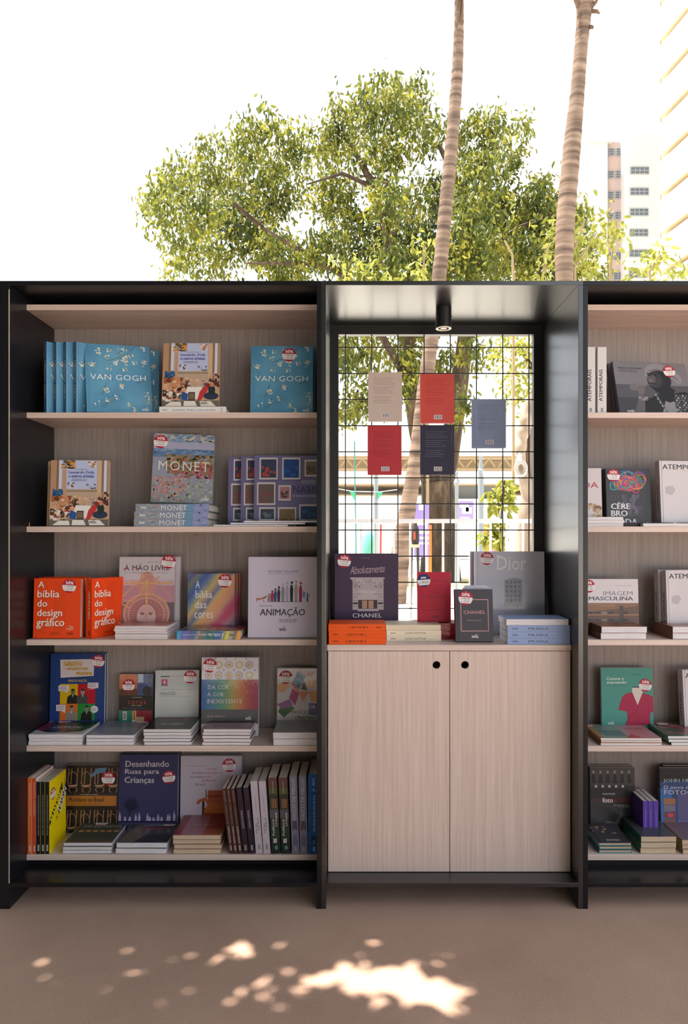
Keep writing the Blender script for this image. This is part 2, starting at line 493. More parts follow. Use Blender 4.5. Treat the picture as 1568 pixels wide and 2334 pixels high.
tk.tube([P(992, 1115, YT), P(972, 1060, YT), P(950, 980, YT), P(936, 895, YT), P(932, 770, YT), P(900, 600, YT), P(850, 420, YT), P(800, 330, YT)], [.34, .3, .24, .2, .17, .15, .12, .06], 10)
tk.tube([P(1006, 1115, YT), P(1022, 1040, YT), P(1042, 916, YT), P(1061, 770, YT), P(1075, 600, YT), P(1060, 450, YT), P(1000, 330, YT)], [.34, .3, .26, .23, .2, .14, .06], 10)
for a, bb, c, rr in (((935, 880), (800, 640), (600, 520), .12), ((600, 520), (540, 470), (480, 430), .07), ((900, 600), (880, 410), (820, 400), .08),
                     ((1075, 600), (1180, 520), (1280, 480), .09), ((880, 640), (700, 600), (560, 600), .09), ((860, 430), (780, 395), (700, 420), .07)):
    tk.tube([P(*a, YT), P(*bb, YT - .4), P(*c, YT - .8)], [rr, rr * .75, rr * .3], 7)
tk.build('trunk', BARK, tree, smooth=True)

YB = 17.0
bright = thing('yellowing_tree', 'bright yellow-green tree seen through the right side of the grid', 'tree', P(1300, 1380, YB))
leaf_cloud('foliage', clump_points([(1165, 820, 42), (1200, 780, 34), (1190, 880, 34), (1150, 900, 26), (1240, 830, 40), (1215, 930, 22), (1135, 790, 24)], YB, 50, 20, .17, .6, seed=12), .14, LEAF_YL, bright, seed=13)
MB().tube([P(1300, 1380, YB), P(1295, 1150, YB), P(1250, 900, YB), P(1190, 800, YB)], [.2, .17, .1, .04], 8).build('trunk', BARK, bright, smooth=True)

# low bright foliage just above the bookcase top
def shrub(label, Y, clumps, mat, seed, stems, ls=.15):
    b0 = clumps[0]
    s = thing('shrub', label, 'shrub', (X(stems[0][0][0], Y), Y, 0), 'bright shrubs above the bookcase top')
    leaf_cloud('foliage', clump_points(clumps, Y, 70, 9, .13, .3, seed=seed), ls, mat, s, seed=seed + 1)
    m = MB()
    for st in stems:
        q = [P(a, c, Y) for a, c in st]
        m.tube([(q[0].x, Y, 0)] + q, [.03] + [.026 - .014 * i / len(q) for i in range(len(q))], 6)
    m.build('stem', flat('8c7a5c', .8), s, smooth=True)
shrub('yellow-green creeper hanging left of the slim palm trunk', 15, [(960, 560, 20), (968, 600, 26), (955, 630, 24), (900, 625, 22), (830, 600, 18), (780, 605, 24)], LEAF_YL, 21, [[(975, 900), (965, 560)]])
shrub('yellow leaves with pale stems beside the thick palm trunk', 13, [(1262, 520, 16), (1340, 530, 24), (1265, 600, 22), (1330, 610, 30), (1370, 540, 16), (1220, 625, 16), (1345, 630, 20)], LEAF_YL, 23,
      [[(1235, 640), (1250, 560)], [(1302, 640), (1303, 560), (1304, 490)], [(1300, 590), (1318, 545), (1333, 500)], [(1170, 640), (1168, 580), (1150, 548)], [(1310, 610), (1360, 530)]])
shrub('pale yellow blossom spray in front of the apartment windows', 13.5, [(1395, 510, 18), (1408, 535, 20), (1390, 560, 14)], LEAF_YL, 25, [[(1385, 700), (1400, 520)]])
shrub('small green-yellow sapling at the right above the bookcase top', 13.2, [(1475, 600, 16), (1510, 590, 16), (1460, 625, 16), (1530, 610, 16), (1545, 630, 16), (1500, 575, 10)], LEAF_YL, 27, [[(1490, 720), (1480, 620), (1505, 580)]])

# palms
PALM_BARK = bpy.data.materials.new('ringed_palm_bark')
nt, N, L, b = nodes_of(PALM_BARK)
tc = N.new('ShaderNodeTexCoord'); mp = N.new('ShaderNodeMapping'); mp.inputs['Scale'].default_value = (.6, .6, 7)
nz = N.new('ShaderNodeTexNoise'); nz.inputs['Scale'].default_value = 1.4; nz.inputs['Detail'].default_value = 5
rp = N.new('ShaderNodeValToRGB'); els = rp.color_ramp.elements
els[0].position, els[0].color = .33, lin('4e423a'); els[1].position, els[1].color = .66, lin('8a7668')
L.new(tc.outputs['Object'], mp.inputs[0]); L.new(mp.outputs[0], nz.inputs['Vector']); L.new(nz.outputs['Fac'], rp.inputs[0])
L.new(rp.outputs[0], b.inputs['Base Color']); b.inputs['Roughness'].default_value = .95; b.inputs['Specular IOR Level'].default_value = .1
bp = N.new('ShaderNodeBump'); bp.inputs['Strength'].default_value = .6; bp.inputs['Distance'].default_value = .03
L.new(nz.outputs['Fac'], bp.inputs['Height']); L.new(bp.outputs[0], b.inputs['Normal'])

def smooth_path(pts, n=6):
    """Catmull-Rom through (point, radius)"""
    out = []
    q = [Vector((*p, r)) for p, r in pts]
    for i in range(len(q) - 1):
        a, b_, c, d = q[max(i - 1, 0)], q[i], q[i + 1], q[min(i + 2, len(q) - 1)]
        for j in range(n):
            t = j / n
            out.append(.5 * ((2 * b_) + (c - a) * t + (2 * a - 5 * b_ + 4 * c - d) * t * t + (3 * b_ - a - 3 * c + d) * t ** 3))
    out.append(q[-1])
    return [tuple(o[:3]) for o in out], [o[3] for o in out]

def palm(label, Y, path, boots, seed, fr_=True):
    kk = Y / F
    r = random.Random(seed)
    base = P(path[-1][0], path[-1][1], Y); base.z = 0
    t = thing('palm_tree', label, 'palm tree', base, 'tall palms behind the bookcases')
    pp = [(P(a, c, Y), w * kk / 2) for a, c, w in path][::-1]
    pp[0] = (Vector((pp[0][0].x, Y, 0)), pp[0][1])
    pts_, rad = smooth_path(pp, 8)
    rad = [q * (1 + .035 * math.sin(i * 2.1)) for i, q in enumerate(rad)]
    MB().tube(pts_, rad, 14).build('trunk', PALM_BARK, t, smooth=True)
    tip = Vector(pts_[-1])
    for i in range(13 if fr_ else 0):                          # fronds above the frame
        a = 2 * math.pi * i / 13 + r.uniform(-.2, .2); m = MB()
        ln = r.uniform(1.2, 1.9); rise = r.uniform(1.4, 2.4)
        spine = [tip + Vector((math.cos(a) * ln * s, math.sin(a) * ln * s, rise * s * 1.6 - 1.3 * s * s)) for s in (0, .2, .4, .6, .8, 1)]
        m.tube(spine, [.03, .025, .02, .015, .01, .005], 5)
        for s in range(1, 6):
            for j in range(4):
                p = spine[s - 1].lerp(spine[s], j / 4)
                sd = Vector((-math.sin(a), math.cos(a), 0))
                for sg in (-1, 1):
                    e = p + sd * sg * .38 * (1 - .1 * s) + Vector((0, 0, -.25))
                    w_ = (spine[s] - spine[s - 1]).normalized() * .035
                    m.add([p - w_, p + w_, e], [(0, 1, 2)])
        m.build('frond', LEAF_DK, t)
    for a, c, w, h, sg in boots:                               # dry leaf bases
        p = P(a, c, Y) + Vector((0, -.05, 0))
        m = MB(); w *= kk; h *= kk
        m.tube([p, p + Vector((sg * w * .6, -.05, h * .5)), p + Vector((sg * w, -.06, h))], [.035, .03, .008], 5)
        m.build('dry_leaf_base', flat('5a4636', .9), t)
    return t
palm('slim pale palm trunk leaning in front of the big tree', 14, [(1046, -150, 19), (1046, -25, 20), (1046, 60, 22), (1041, 180, 26), (1030, 320, 29), (1016, 470, 31), (1002, 620, 33), (984, 765, 33), (962, 930, 33), (949, 1038, 33), (936, 1120, 35), (916, 1242, 42), (900, 1373, 50)],
     [(1040, 70, -8, 70, -1), (1048, 70, 6, 80, 1), (1044, 40, 4, 60, -1)], 1)
palm('thick grey palm trunk with dry leaf bases at the top right', 12, [(1338, -420, 24), (1335, -200, 34), (1333, -22, 44), (1331, 30, 34), (1324, 110, 30), (1316, 210, 32), (1306, 310, 38), (1297, 410, 40), (1289, 500, 42), (1286, 580, 42), (1286, 650, 40), (1288, 900, 42), (1292, 1397, 56)],
     [(1316, 20, 14, 16, -1), (1345, 22, 14, 14, 1), (1320, 40, 10, -12, -1), (1346, 30, 16, -12, 1), (1322, 60, 8, -10, -1), (1340, 12, 10, 18, 1), (1326, 10, 12, 14, -1), (1342, 66, 5, -10, 1), (1322, 78, 6, -14, -1), (1334, 16, 14, -8, 1)], 2)

# ------------------------------------------------------------------ buildings
def box_px(m, px0, px1, py0, py1, Y, dep, mat=None):
    m.box(X(px0, Y), X(px1, Y), Y, Y + dep, Zp(py1, Y), Zp(py0, Y), mat)
WHITEW = ramp_mat('white_render', .3, [(.3, 'b9b5b1'), (.7, 'c2beba')], rough=.9)
PINKW = ramp_mat('pinkish_render', .3, [(.3, 'a8948c'), (.7, 'b29e96')], rough=.9)
GLASS_G = flat('5f676c', .12)
ALU = flat('8d9094', .5)
YA = 70.0
bl = thing('apartment_building', 'pale apartment block with rows of small windows behind the thick palm', 'building', (X(1400, YA), YA, 0))
GND = HY + EYE * F / YA
m = MB(); box_px(m, 1190, 1385, 322, GND, YA - .4, 14); m.build('wall', WHITEW, bl)
m = MB(); box_px(m, 1190, 1396, 312, 322, YA - .6, 14.5); m.build('parapet', WHITEW, bl)
m = MB(); box_px(m, 1385.2, 1427, 324, GND, YA, 12); m.build('recessed_wall', PINKW, bl)
m = MB(); box_px(m, 1427.2, 1507, 304, GND, YA - 1.5, 12); m.build('stair_tower', WHITEW, bl)
def bwindow(px0, px1, py, hpx, Y, cols, rows):
    f = MB(); y0, y1 = py - hpx / 2, py + hpx / 2
    for i in range(cols + 1):
        c = px0 + (px1 - px0) * i / cols; box_px(f, c - .7, c + .7, y0, y1, Y - .1, .18)
    for i in range(rows + 1):
        c = y0 + (y1 - y0) * i / rows; box_px(f, px0 - .7, px1 + .7, c - .6, c + .6, Y - .11, .2)
    w = f.build('window', ALU, bl)
    for i in range(cols):
        g = MB(); a, c = px0 + (px1 - px0) * i / cols, px0 + (px1 - px0) * (i + 1) / cols
        box_px(g, a, c, y0, y1, Y - .04, .03); g.build('pane', GLASS_G, w)
for i, py in enumerate((346, 397, 444, 491, 537, 583, 629, 675)):
    bwindow(1388 - i * .9, 1400 - i * .9, py, 15, YA, 1, 3); bwindow(1405 - i * .9, 1423 - i * .9, py, 16, YA, 2, 3)
for i, py in enumerate((388, 436, 483, 530, 577, 624, 671)):
    bwindow(1438 - i * .7, 1479 - i * .7, py, 16, YA - 1.5, 4, 2)
ta = Vector((X(1513, 60), 60, 0)); tb = Vector((X(1562, 57), 57, 0)); dd = (tb - ta).normalized(); nn = Vector((dd.y, -dd.x, 0))
tw = thing('apartment_tower', 'white apartment tower with thin balcony slabs at the right edge', 'building', ta)
def slab(m, s0, s1, n0, n1, z0, z1):
    c = [ta + dd * s + nn * n for s, n in ((s0, n0), (s1, n0), (s1, n1), (s0, n1))]
    m.add([(p.x, p.y, z) for z in (z0, z1) for p in c], [(3, 2, 1, 0), (4, 5, 6, 7), (0, 1, 5, 4), (1, 2, 6, 5), (2, 3, 7, 6), (3, 0, 4, 7)])
m = MB(); slab(m, .4, 9, -8, -.3, 0, 55); m.build('wall', WHITEW, tw)
EDGE = flat('c4ac86', .8)
for i in range(16):
    z = Zp(533, 60) - 88 * 60 / F * (7 - i) + 88 * 60 / F
    m = MB(); slab(m, 0, 7.2, -.4, .35, z, z + .11); sl = m.build('balcony_slab', EDGE, tw)
    m = MB(); slab(m, .02, 7.1, .25, .34, z + .112, z + 2.75); m.build('balustrade', WHITEW, sl)
    m = MB(); slab(m, -.05, .0, .2, .34, z - 1.6, z); m.build('balcony_end', EDGE, sl)

# ------------------------------------------------------------------ square seen through the grid
YM = 40.0
tent = thing('market_hall', 'white fairground hall with lattice truss under its roof edge', 'building', (X(980, YM), YM, 0))
CANV = flat('f4f2ee', .8)
gp = HY + EYE * F / YM
m = MB(); m.box(X(600, YM), X(1400, YM), YM - 1, YM + 14, Zp(1040, YM), Zp(985, YM)); m.build('roof_fascia', CANV, tent)
m = MB(); m.box(X(600, YM), X(1400, YM), YM + 2, YM + 14, Zp(1100, YM), Zp(1041, YM)); m.build('upper_wall', flat('a8967c', .8), tent)
m = MB(); m.box(X(600, YM), X(1400, YM), YM + .5, YM + 1.6, Zp(1098, YM), Zp(1072, YM)); m.build('lower_fascia', CANV, tent)
m = MB(); m.box(X(1040, YM), X(1178, YM), YM + 3, YM + 13, Zp(1132, YM), Zp(1099, YM)); m.build('clerestory', flat('70757a', .5), tent)
m = MB(); m.box(X(600, YM), X(1400, YM), YM + 1.8, YM + 13, 0, Zp(1133, YM)); m.build('wall', CANV, tent)
TR = flat('7c6a50', .6)
m = MB()
for py in (1044, 1069):
    m.tube([P(600, py, YM - .3), P(1400, py, YM - .3)], .09, 6)
m.build('truss_chord', TR, tent)
for i in range(28):
    a = 700 + i * 18
    MB().tube([P(a, 1044 if i % 2 else 1069, YM - .3), P(a + 18, 1069 if i % 2 else 1044, YM - .3)], .06, 5).build('truss_brace', TR, tent)

# white railing close behind
YR = 5.2
rail = thing('railing', 'white metal railing crossing behind the grid opening', 'railing', (X(1000, YR), YR, 0))
WHT = flat('f3f3f3', .4)
MB().box(X(700, YR), X(1330, YR), YR - .02, YR + .02, Zp(1192, YR), Zp(1183, YR)).build('top_rail', WHT, rail)
for px in (860, 898, 935, 972, 1010, 1045, 1082, 1118, 1155, 1192, 823, 786):
    MB().box(X(px - 2.3, YR), X(px + 2.3, YR), YR - .008, YR + .008, 0, Zp(1192, YR)).build('baluster', WHT, rail)
MB().box(X(700, YR), X(1330, YR), YR - .015, YR + .015, .08, .12).build('bottom_rail', WHT, rail)
def tpost(name, label, cat, px, Y, prof_px, mat, group):
    kk = Y / F
    t = thing(name, label, cat, (X(px, Y), Y, 0), group)
    ztop = Zp(prof_px[0][1], Y)
    prof = [(w * kk / 2, Zp(py, Y)) for w, py in prof_px][::-1]
    prof = [(prof[0][0] * 1.3, 0), (prof[0][0] * 1.3, .25)] + prof
    n_ = 3
    MB().lathe((X(px, Y), Y, 0), prof[:-n_ + 1], 16).build('shaft', mat, t, smooth=True)
    MB().lathe((X(px, Y), Y, 0), prof[-n_:], 16).build('finial', mat, t, smooth=True)
GREY = flat('767e84', .5)
tpost('lamp_post', 'tall grey iron post with stacked finial right of centre', 'post', 1096, 11, [(2, 1034), (9, 1040), (6, 1048), (10, 1060), (8, 1064), (16, 1072), (10, 1080), (13, 1090), (14, 1240)], GREY, 'grey iron posts behind the grid')
tpost('lamp_post', 'shorter grey iron post with urn finial beside the forked trunk', 'post', 1041, 11.5, [(2, 1073), (7, 1078), (4, 1086), (8, 1092), (14, 1100), (8, 1108), (8, 1240)], GREY, 'grey iron posts behind the grid')
tpost('lamp_post', 'plain grey iron post left of the slim palm', 'post', 857, 11.2, [(9, 1050), (10, 1085), (10, 1100), (10, 1120), (10, 1240)], GREY, 'grey iron posts behind the grid')
rp_ = thing('flag_rope', 'thin green rope hanging beside the plain grey post', 'rope', (X(810, 9), 9, 0))
MB().tube([P(808, 1006, 9), P(809, 1100, 9), P(811, 1210, 9), P(812, 1300, 9), (X(812, 9), 9, 0)], .008, 6).build('cord', flat('2c7a72', .6), rp_)
def bpost(label, px0, px1, py0, py1, Y, rows, col='8f7fc8'):
    t = thing('banner_stand', label, 'banner', (X((px0 + px1) / 2, Y), Y, 0), 'purple event banners')
    m = MB(); box_px(m, px0, px1, py0, py1, Y, .04); m.build('panel', flat(col, .6), t)
    m = MB(); w, h = px1 - px0, py1 - py0
    for a, b_, c, d in rows: box_px(m, px0 + a * w, px0 + c * w, py0 + b_ * h, py0 + d * h, Y - .006, .004)
    m.build('panel_print', flat('e9e4ef', .6), t)
    m = MB(); m.box(X(px0 + 2, Y), X(px0 + 4, Y), Y + .045, Y + .1, 0, Zp(py1, Y) + .1); m.box(X(px1 - 4, Y), X(px1 - 2, Y), Y + .045, Y + .1, 0, Zp(py1, Y) + .1); m.build('leg', flat('dddddd', .5), t)
bpost('purple banner with white blocks between the two grey posts', 1044, 1079, 1142, 1262, 14, [(.1, .05, .5, .12), (.25, .12, .9, .24), (.5, .06, .7, .2), (.15, .3, .75, .33), (0, .42, 1, 1)])
bpost('purple banner half hidden behind the slim palm', 944, 978, 1148, 1270, 14.5, [(.3, .0, .7, .12), (.1, .34, .9, .4), (0, .5, 1, .56), (0, .62, 1, .66), (0, .72, 1, .76)])
m = tag(MB().box(X(1098, 16), X(1116, 16), 16, 16.2, 0, Zp(1195, 16)).build('orange_panel', flat('f07a28', .6)), 'orange upright board behind the tall grey post', 'board')
m = tag(MB().box(X(973, 15), X(984, 15), 15, 15.15, 0, Zp(1196, 15)).build('orange_panel', flat('f0762a', .6)), 'narrow orange board beside the dark trunk', 'board')
def beanbag(label, px, py, w, Y, col):
    kk = Y / F; r = w * kk / 2
    b_ = MB().lathe((X(px, Y), Y, 0), [(r * .85, 0), (r, .25 * Zp(py, Y)), (r * .97, .6 * Zp(py, Y)), (r * .75, .85 * Zp(py, Y)), (r * .4, .96 * Zp(py, Y)), (r * .05, Zp(py, Y))], 14).build('inflatable_seat', flat(col, .8), smooth=True)
    tag(b_, label, 'seat', 'rounded seats on the square')
beanbag('orange rounded seat beside the purple banner', 1033, 1236, 30, 27, 'e07a34')
beanbag('blue rounded seat behind the foot of the tall grey post', 1106, 1238, 30, 24, '4a63a8')
beanbag('dusty pink rounded seat next to the blue one', 1131, 1238, 30, 25, 'b0607a')
beanbag('turquoise rounded seat near the green rope', 838, 1207, 40, 24, '6fc8b4')
ch = thing('bar_stool', 'dark stool with tan seat and black jacket behind the railing', 'stool', (X(945, 9), 9, 0))
ky = 9 / F
MB().cyl((X(945, 9), 9, Zp(1248, 9)), 10 * ky, 7 * ky, 16).build('seat', flat('c9ab82', .7), ch)
for sx, sy in ((-1, -1), (1, -1), (-1, 1), (1, 1)):
    MB().tube([(X(945, 9) + sx * 7 * ky, 9 + sy * 7 * ky, Zp(1248, 9)), (X(945, 9) + sx * 11 * ky, 9 + sy * 11 * ky, 0)], .014, 6).build('leg', flat('2a2420', .6), ch)
jk = MB(); jk.lathe((X(947, 9), 9.03, Zp(1241, 9)), [(8 * ky, 0), (9.5 * ky, 12 * ky), (9 * ky, 28 * ky), (7.5 * ky, 38 * ky), (4.5 * ky, 43 * ky), (4 * ky, 50 * ky), (1 * ky, 54 * ky)], 12)
jk.build('jacket', flat('26201f', .8), ch, smooth=True)
MB().box(X(942, 9), X(946, 9), 8.935, 8.955, Zp(1230, 9), Zp(1212, 9)).build('jacket_patch', flat('b4442c', .7), ch)
# weathered trunk with carved ring
YD = 7.0
dw = thing('driftwood_trunk', 'weathered pale twisted trunk at the right edge of the grid', 'wood sculpture', (X(1200, YD), YD, 0))
dp, dr = smooth_path([(Vector((X(1200, YD), YD, 0)), .1), (P(1196, 1240, YD), .085), (P(1204, 1130, YD), .07), (P(1186, 1060, YD), .05), (P(1190, 1000, YD), .055), (P(1200, 960, YD), .07), (P(1215, 900, YD), .04)], 7)
MB().tube(dp, [r_ * (1 + .12 * math.sin(i * 1.3)) for i, r_ in enumerate(dr)], 10).build('twisted_stem', ramp_mat('driftwood', 9, [(.3, '6c5c4e'), (.6, '9a8a7a'), (.8, 'b8aa9a')], vec=(1, 1, .3), rough=.9, bump=.6, dist=.01), dw, smooth=True)
dp, dr = smooth_path([(Vector((X(1213, YD), YD + .05, 0)), .08), (P(1206, 1200, YD + .05), .06), (P(1215, 1120, YD + .05), .05), (P(1208, 1040, YD + .05), .05), (P(1212, 950, YD + .05), .04)], 6)
MB().tube(dp, dr, 9).build('side_stem', flat('8a7866', .9), dw, smooth=True)
ro = thing('ring_ornament', 'pale carved ring ornament hanging on the twisted trunk', 'ornament', P(1187, 1086, YD - .1))
ring = [P(1187 + 11 * math.cos(a), 1068 + 15 * math.sin(a), YD - .1) for a in [i * 2 * math.pi / 20 for i in range(21)]]
MB().tube(ring, .021, 8).build('ring', flat('a8a29c', .6), ro, smooth=True)
MB().lathe(tuple(P(1184, 1053, YD - .1)), [(.02, 0), (.03, .02), (.018, .045), (.026, .06), (.005, .085)], 10).build('knob', flat('f0ece8', .6), ro, smooth=True)
vine = thing('climbing_plant', 'yellow-green climbing plant beside the white wall through the grid', 'plant', (X(1140, 8), 8, 0))
leaf_cloud('foliage', clump_points([(1150, 1110, 20), (1160, 1130, 14), (1138, 1160, 15), (1132, 1190, 14), (1140, 1215, 13), (1122, 1125, 9), (1115, 1220, 9), (1130, 1235, 8)], 8, 260, 9, .04, .1, seed=31), .12, LEAF_YL, vine, seed=32)
MB().tube([(X(1142, 8), 8, 0), P(1140, 1220, 8), P(1146, 1130, 8), P(1150, 1095, 8)], .012, 6).build('stem', BARK, vine)
wl = tag(MB().box(X(1152, 12), X(1300, 12), 12, 12.2, 0, Zp(1148, 12)).build('white_booth', CANV), 'plain white booth wall behind the climbing plant', 'booth')
bun = thing('bunting', 'string of two green triangular pennants across the plain grey post', 'bunting', P(857, 1121, 11.2))
MB().tube([P(770, 1114, 11.14), P(803, 1120, 11.14), P(857, 1121, 11.14), P(866, 1121, 11.14), P(905, 1116, 11.14)], .006, 5).build('cord', flat('cfd4d4', .7), bun)
for px, sg in ((803, 1), (866, -1)):
    q = [(X(px - 7, 11.14), Zp(1119, 11.14)), (X(px + 7, 11.14), Zp(1121, 11.14)), (X(px + 5 * sg, 11.14), Zp(1140, 11.14))]
    MB().prism(q[::-1], 11.137, 11.143).build('pennant', flat('2f9a70', .7), bun)
um = thing('folded_parasol', 'folded grey and white parasol behind the railing', 'parasol', (X(878, 10), 10, 0))
MB().tube([P(868, 1195, 10), P(884, 1172, 10), P(897, 1152, 10)], [.02, .07, .01], 8).build('canopy', flat('c8c6c8', .7), um, smooth=True)
MB().tube([(X(866, 10), 10, 0), P(868, 1195, 10)], .014, 6).build('pole', flat('a03830', .6), um)

# ------------------------------------------------------------------ leafy branch overhead (out of frame) that dapples the carpet
SPOTS = [(900, 2240, 125, 32), (985, 2260, 88, 32), (820, 2222, 84, 17), (1040, 2280, 40, 18), (790, 2200, 66, 7), (860, 2254, 90, 18), (560, 2226, 40, 4), (655, 2250, 22, 5),
         (610, 2163, 32, 5), (522, 2182, 30, 6), (440, 2181, 16, 4), (572, 2188, 12, 4), (395, 2162, 26, 4), (375, 2180, 12, 3),
         (272, 2181, 16, 2), (590, 2232, 56, 4), (640, 2246, 20, 4), (630, 2285, 30, 3), (815, 2288, 26, 3), (68, 2210, 6, 6), (70, 2252, 12, 2), (384, 2267, 10, 2)]
ground_spots = []
for px, py, a, c in SPOTS:
    yy = EYE * F / (py - HY)
    y1, y2 = EYE * F / (py + c - HY), EYE * F / (py - c - HY)
    ground_spots.append((X(px, yy), yy, a * yy / F, (y2 - y1) / 2))
GS = np.array(ground_spots)
r = np.random.default_rng(77)
sv = np.array(sun_dir)
def spot_dist(fh, ma, mb):
    return (((fh[:, None, 0] - GS[None, :, 0]) / (GS[None, :, 2] + ma)) ** 2 + ((fh[:, None, 1] - GS[None, :, 1]) / (GS[None, :, 3] + mb)) ** 2).min(1)
n = 30000                                                     # outer canopy
ct = np.stack([r.uniform(-8.5, 1.3, n), r.uniform(-4.5, 5.6, n), np.zeros(n)], 1)
ct[:, 2] = np.maximum(1.9 + .86 * ct[:, 1], 3.5) + r.uniform(0, 1.1, n) ** 1.3
fh = ct[:, :2] - sv[:2] * (ct[:, 2:3] / sv[2])
ct = ct[spot_dist(fh, .16, .16) > 1]
n = 32000                                                     # fine twigs above the aisle
fl = np.stack([r.uniform(-2.6, 2.8, n), r.uniform(.4, 2.75, n)], 1)
hz = r.uniform(3.9, 4.6, n)
cf = np.concatenate([fl + sv[:2] * (hz[:, None] / sv[2]), hz[:, None]], 1)
cf = cf[spot_dist(fl, .034, .03) > 1]
ob = thing('overhanging_branch', 'leafy branch overhanging the stand above the frame', 'branch', (-6.2, 3.0, 0))
leaf_cloud('foliage', ct, .17, LEAF_SH, ob, width=.62, droop=.15, seed=78)
leaf_cloud('fine_foliage', cf, .1, LEAF_SH, ob, width=.62, droop=.1, seed=79)
m = MB()
m.tube([(-6.2, 3.0, 0), (-6.3, 3.0, 2.2), (-6.0, 3.1, 4.2), (-4.0, 3.3, 5.5), (-1.5, 3.5, 5.9), (1.5, 3.6, 6.0), (3.4, 3.6, 6.0)], [.3, .26, .22, .13, .09, .06, .03], 9)
m.build('bough', BARK, ob, smooth=True)

# dense trees added out of view behind the camera to darken the front light
for lab, x0, x1, yb, h_, sd in (('dense evergreen behind the photographer, to the left', -14, -3.0, -8.5, 6.5, 91), ('dense evergreen behind the photographer, centre', -4.5, 2.2, -10.0, 6.8, 92)):
    rr_ = np.random.default_rng(sd); n = 9000
    q = np.stack([rr_.uniform(x0, x1, n), yb + rr_.normal(0, .7, n), .4 + (h_ - .4) * rr_.uniform(0, 1, n) ** .9], 1)
    t_ = thing('shade_evergreen', lab, 'tree', ((x0 + x1) / 2, yb, 0), 'evergreens behind the photographer')
    leaf_cloud('foliage', q, .4, LEAF_SH, t_, width=.6, droop=.3, seed=sd)
    MB().tube([((x0 + x1) / 2, yb, 0), ((x0 + x1) / 2 + .2, yb, 3), ((x0 + x1) / 2, yb, 7)], [.35, .28, .1], 9).build('trunk', BARK, t_, smooth=True)
# ------------------------------------------------------------------ lettering
_TC = bpy.data.curves.new('glyphs', 'FONT'); _TC.resolution_u = 2
_TO = bpy.data.objects.new('glyphs', _TC)
_TCACHE = {}
def glyphs(s, off=0.0, shear=0.0, space=1.0):
    k = (s, off, shear, space)
    if k not in _TCACHE:
        _TC.body = s; _TC.offset = off; _TC.shear = shear; _TC.space_character = space
        _TO.to_mesh_clear(); me = _TO.to_mesh()
        _TCACHE[k] = ([(v.co.x, v.co.y) for v in me.vertices], [tuple(p.vertices) for p in me.polygons])
    return _TCACHE[k]
# feet for the roman faces: which ends of a letter carry a serif (left/right/centre, bottom/top)
FEET = {'A': 'lb rb', 'À': 'lb rb', 'Ã': 'lb rb', 'M': 'lb rb lt rt', 'L': 'lb lt', 'I': 'cb ct', 'V': 'lt rt', 'R': 'lb rb lt', 'P': 'lb lt', 'D': 'lb lt', 'H': 'lb rb lt rt',
        'E': 'lb lt', 'È': 'lb', 'N': 'rt lt lb', 'X': 'lb rb lt rt', 'T': 'cb', 'F': 'lb lt', 'J': 'ct', 'i': 'cb', 'l': 'cb ct', 'b': 'lt', 'd': 'rb', 'r': 'lb', 'n': 'lb rb', 'm': 'lb rb', 'h': 'lb rb', 'U': 'lt rt', 'K': 'lb rb lt rt', 'u': 'rb', 'a': 'rb', 'í': 'cb'}
def roman(s, off=0.0, gap=.1):
    k = ('roman', s, off, gap)
    if k in _TCACHE: return _TCACHE[k]
    V_, F_ = [], []
    cur = 0.0
    for ch_ in s:
        if ch_ == ' ': cur += .34; continue
        v, f = glyphs(ch_, off)
        x0 = min(p[0] for p in v); x1 = max(p[0] for p in v)
        o = len(V_)
        V_ += [(p[0] - x0 + cur, p[1]) for p in v]; F_ += [tuple(i + o for i in q) for q in f]
        hcap = .72 if (ch_.isupper() or ch_ in 'ldbhí') else .54
        for ft in FEET.get(ch_, '').split():
            st = .05
            cx_ = {'l': cur + st, 'r': cur + x1 - x0 - st, 'c': cur + (x1 - x0) / 2}[ft[0]]
            cy_ = 0 if ft[1] == 'b' else hcap - .03
            if ch_ in 'AVXÀÃ': cx_ = cur + (.03 if ft[0] == 'l' else x1 - x0 - .03)
            o = len(V_)
            V_ += [(cx_ - .12, cy_), (cx_ + .12, cy_), (cx_ + .12, cy_ + .032), (cx_ - .12, cy_ + .032)]; F_.append((o, o + 1, o + 2, o + 3))
        cur += x1 - x0 + gap
    _TCACHE[k] = (V_, F_)
    return _TCACHE[k]

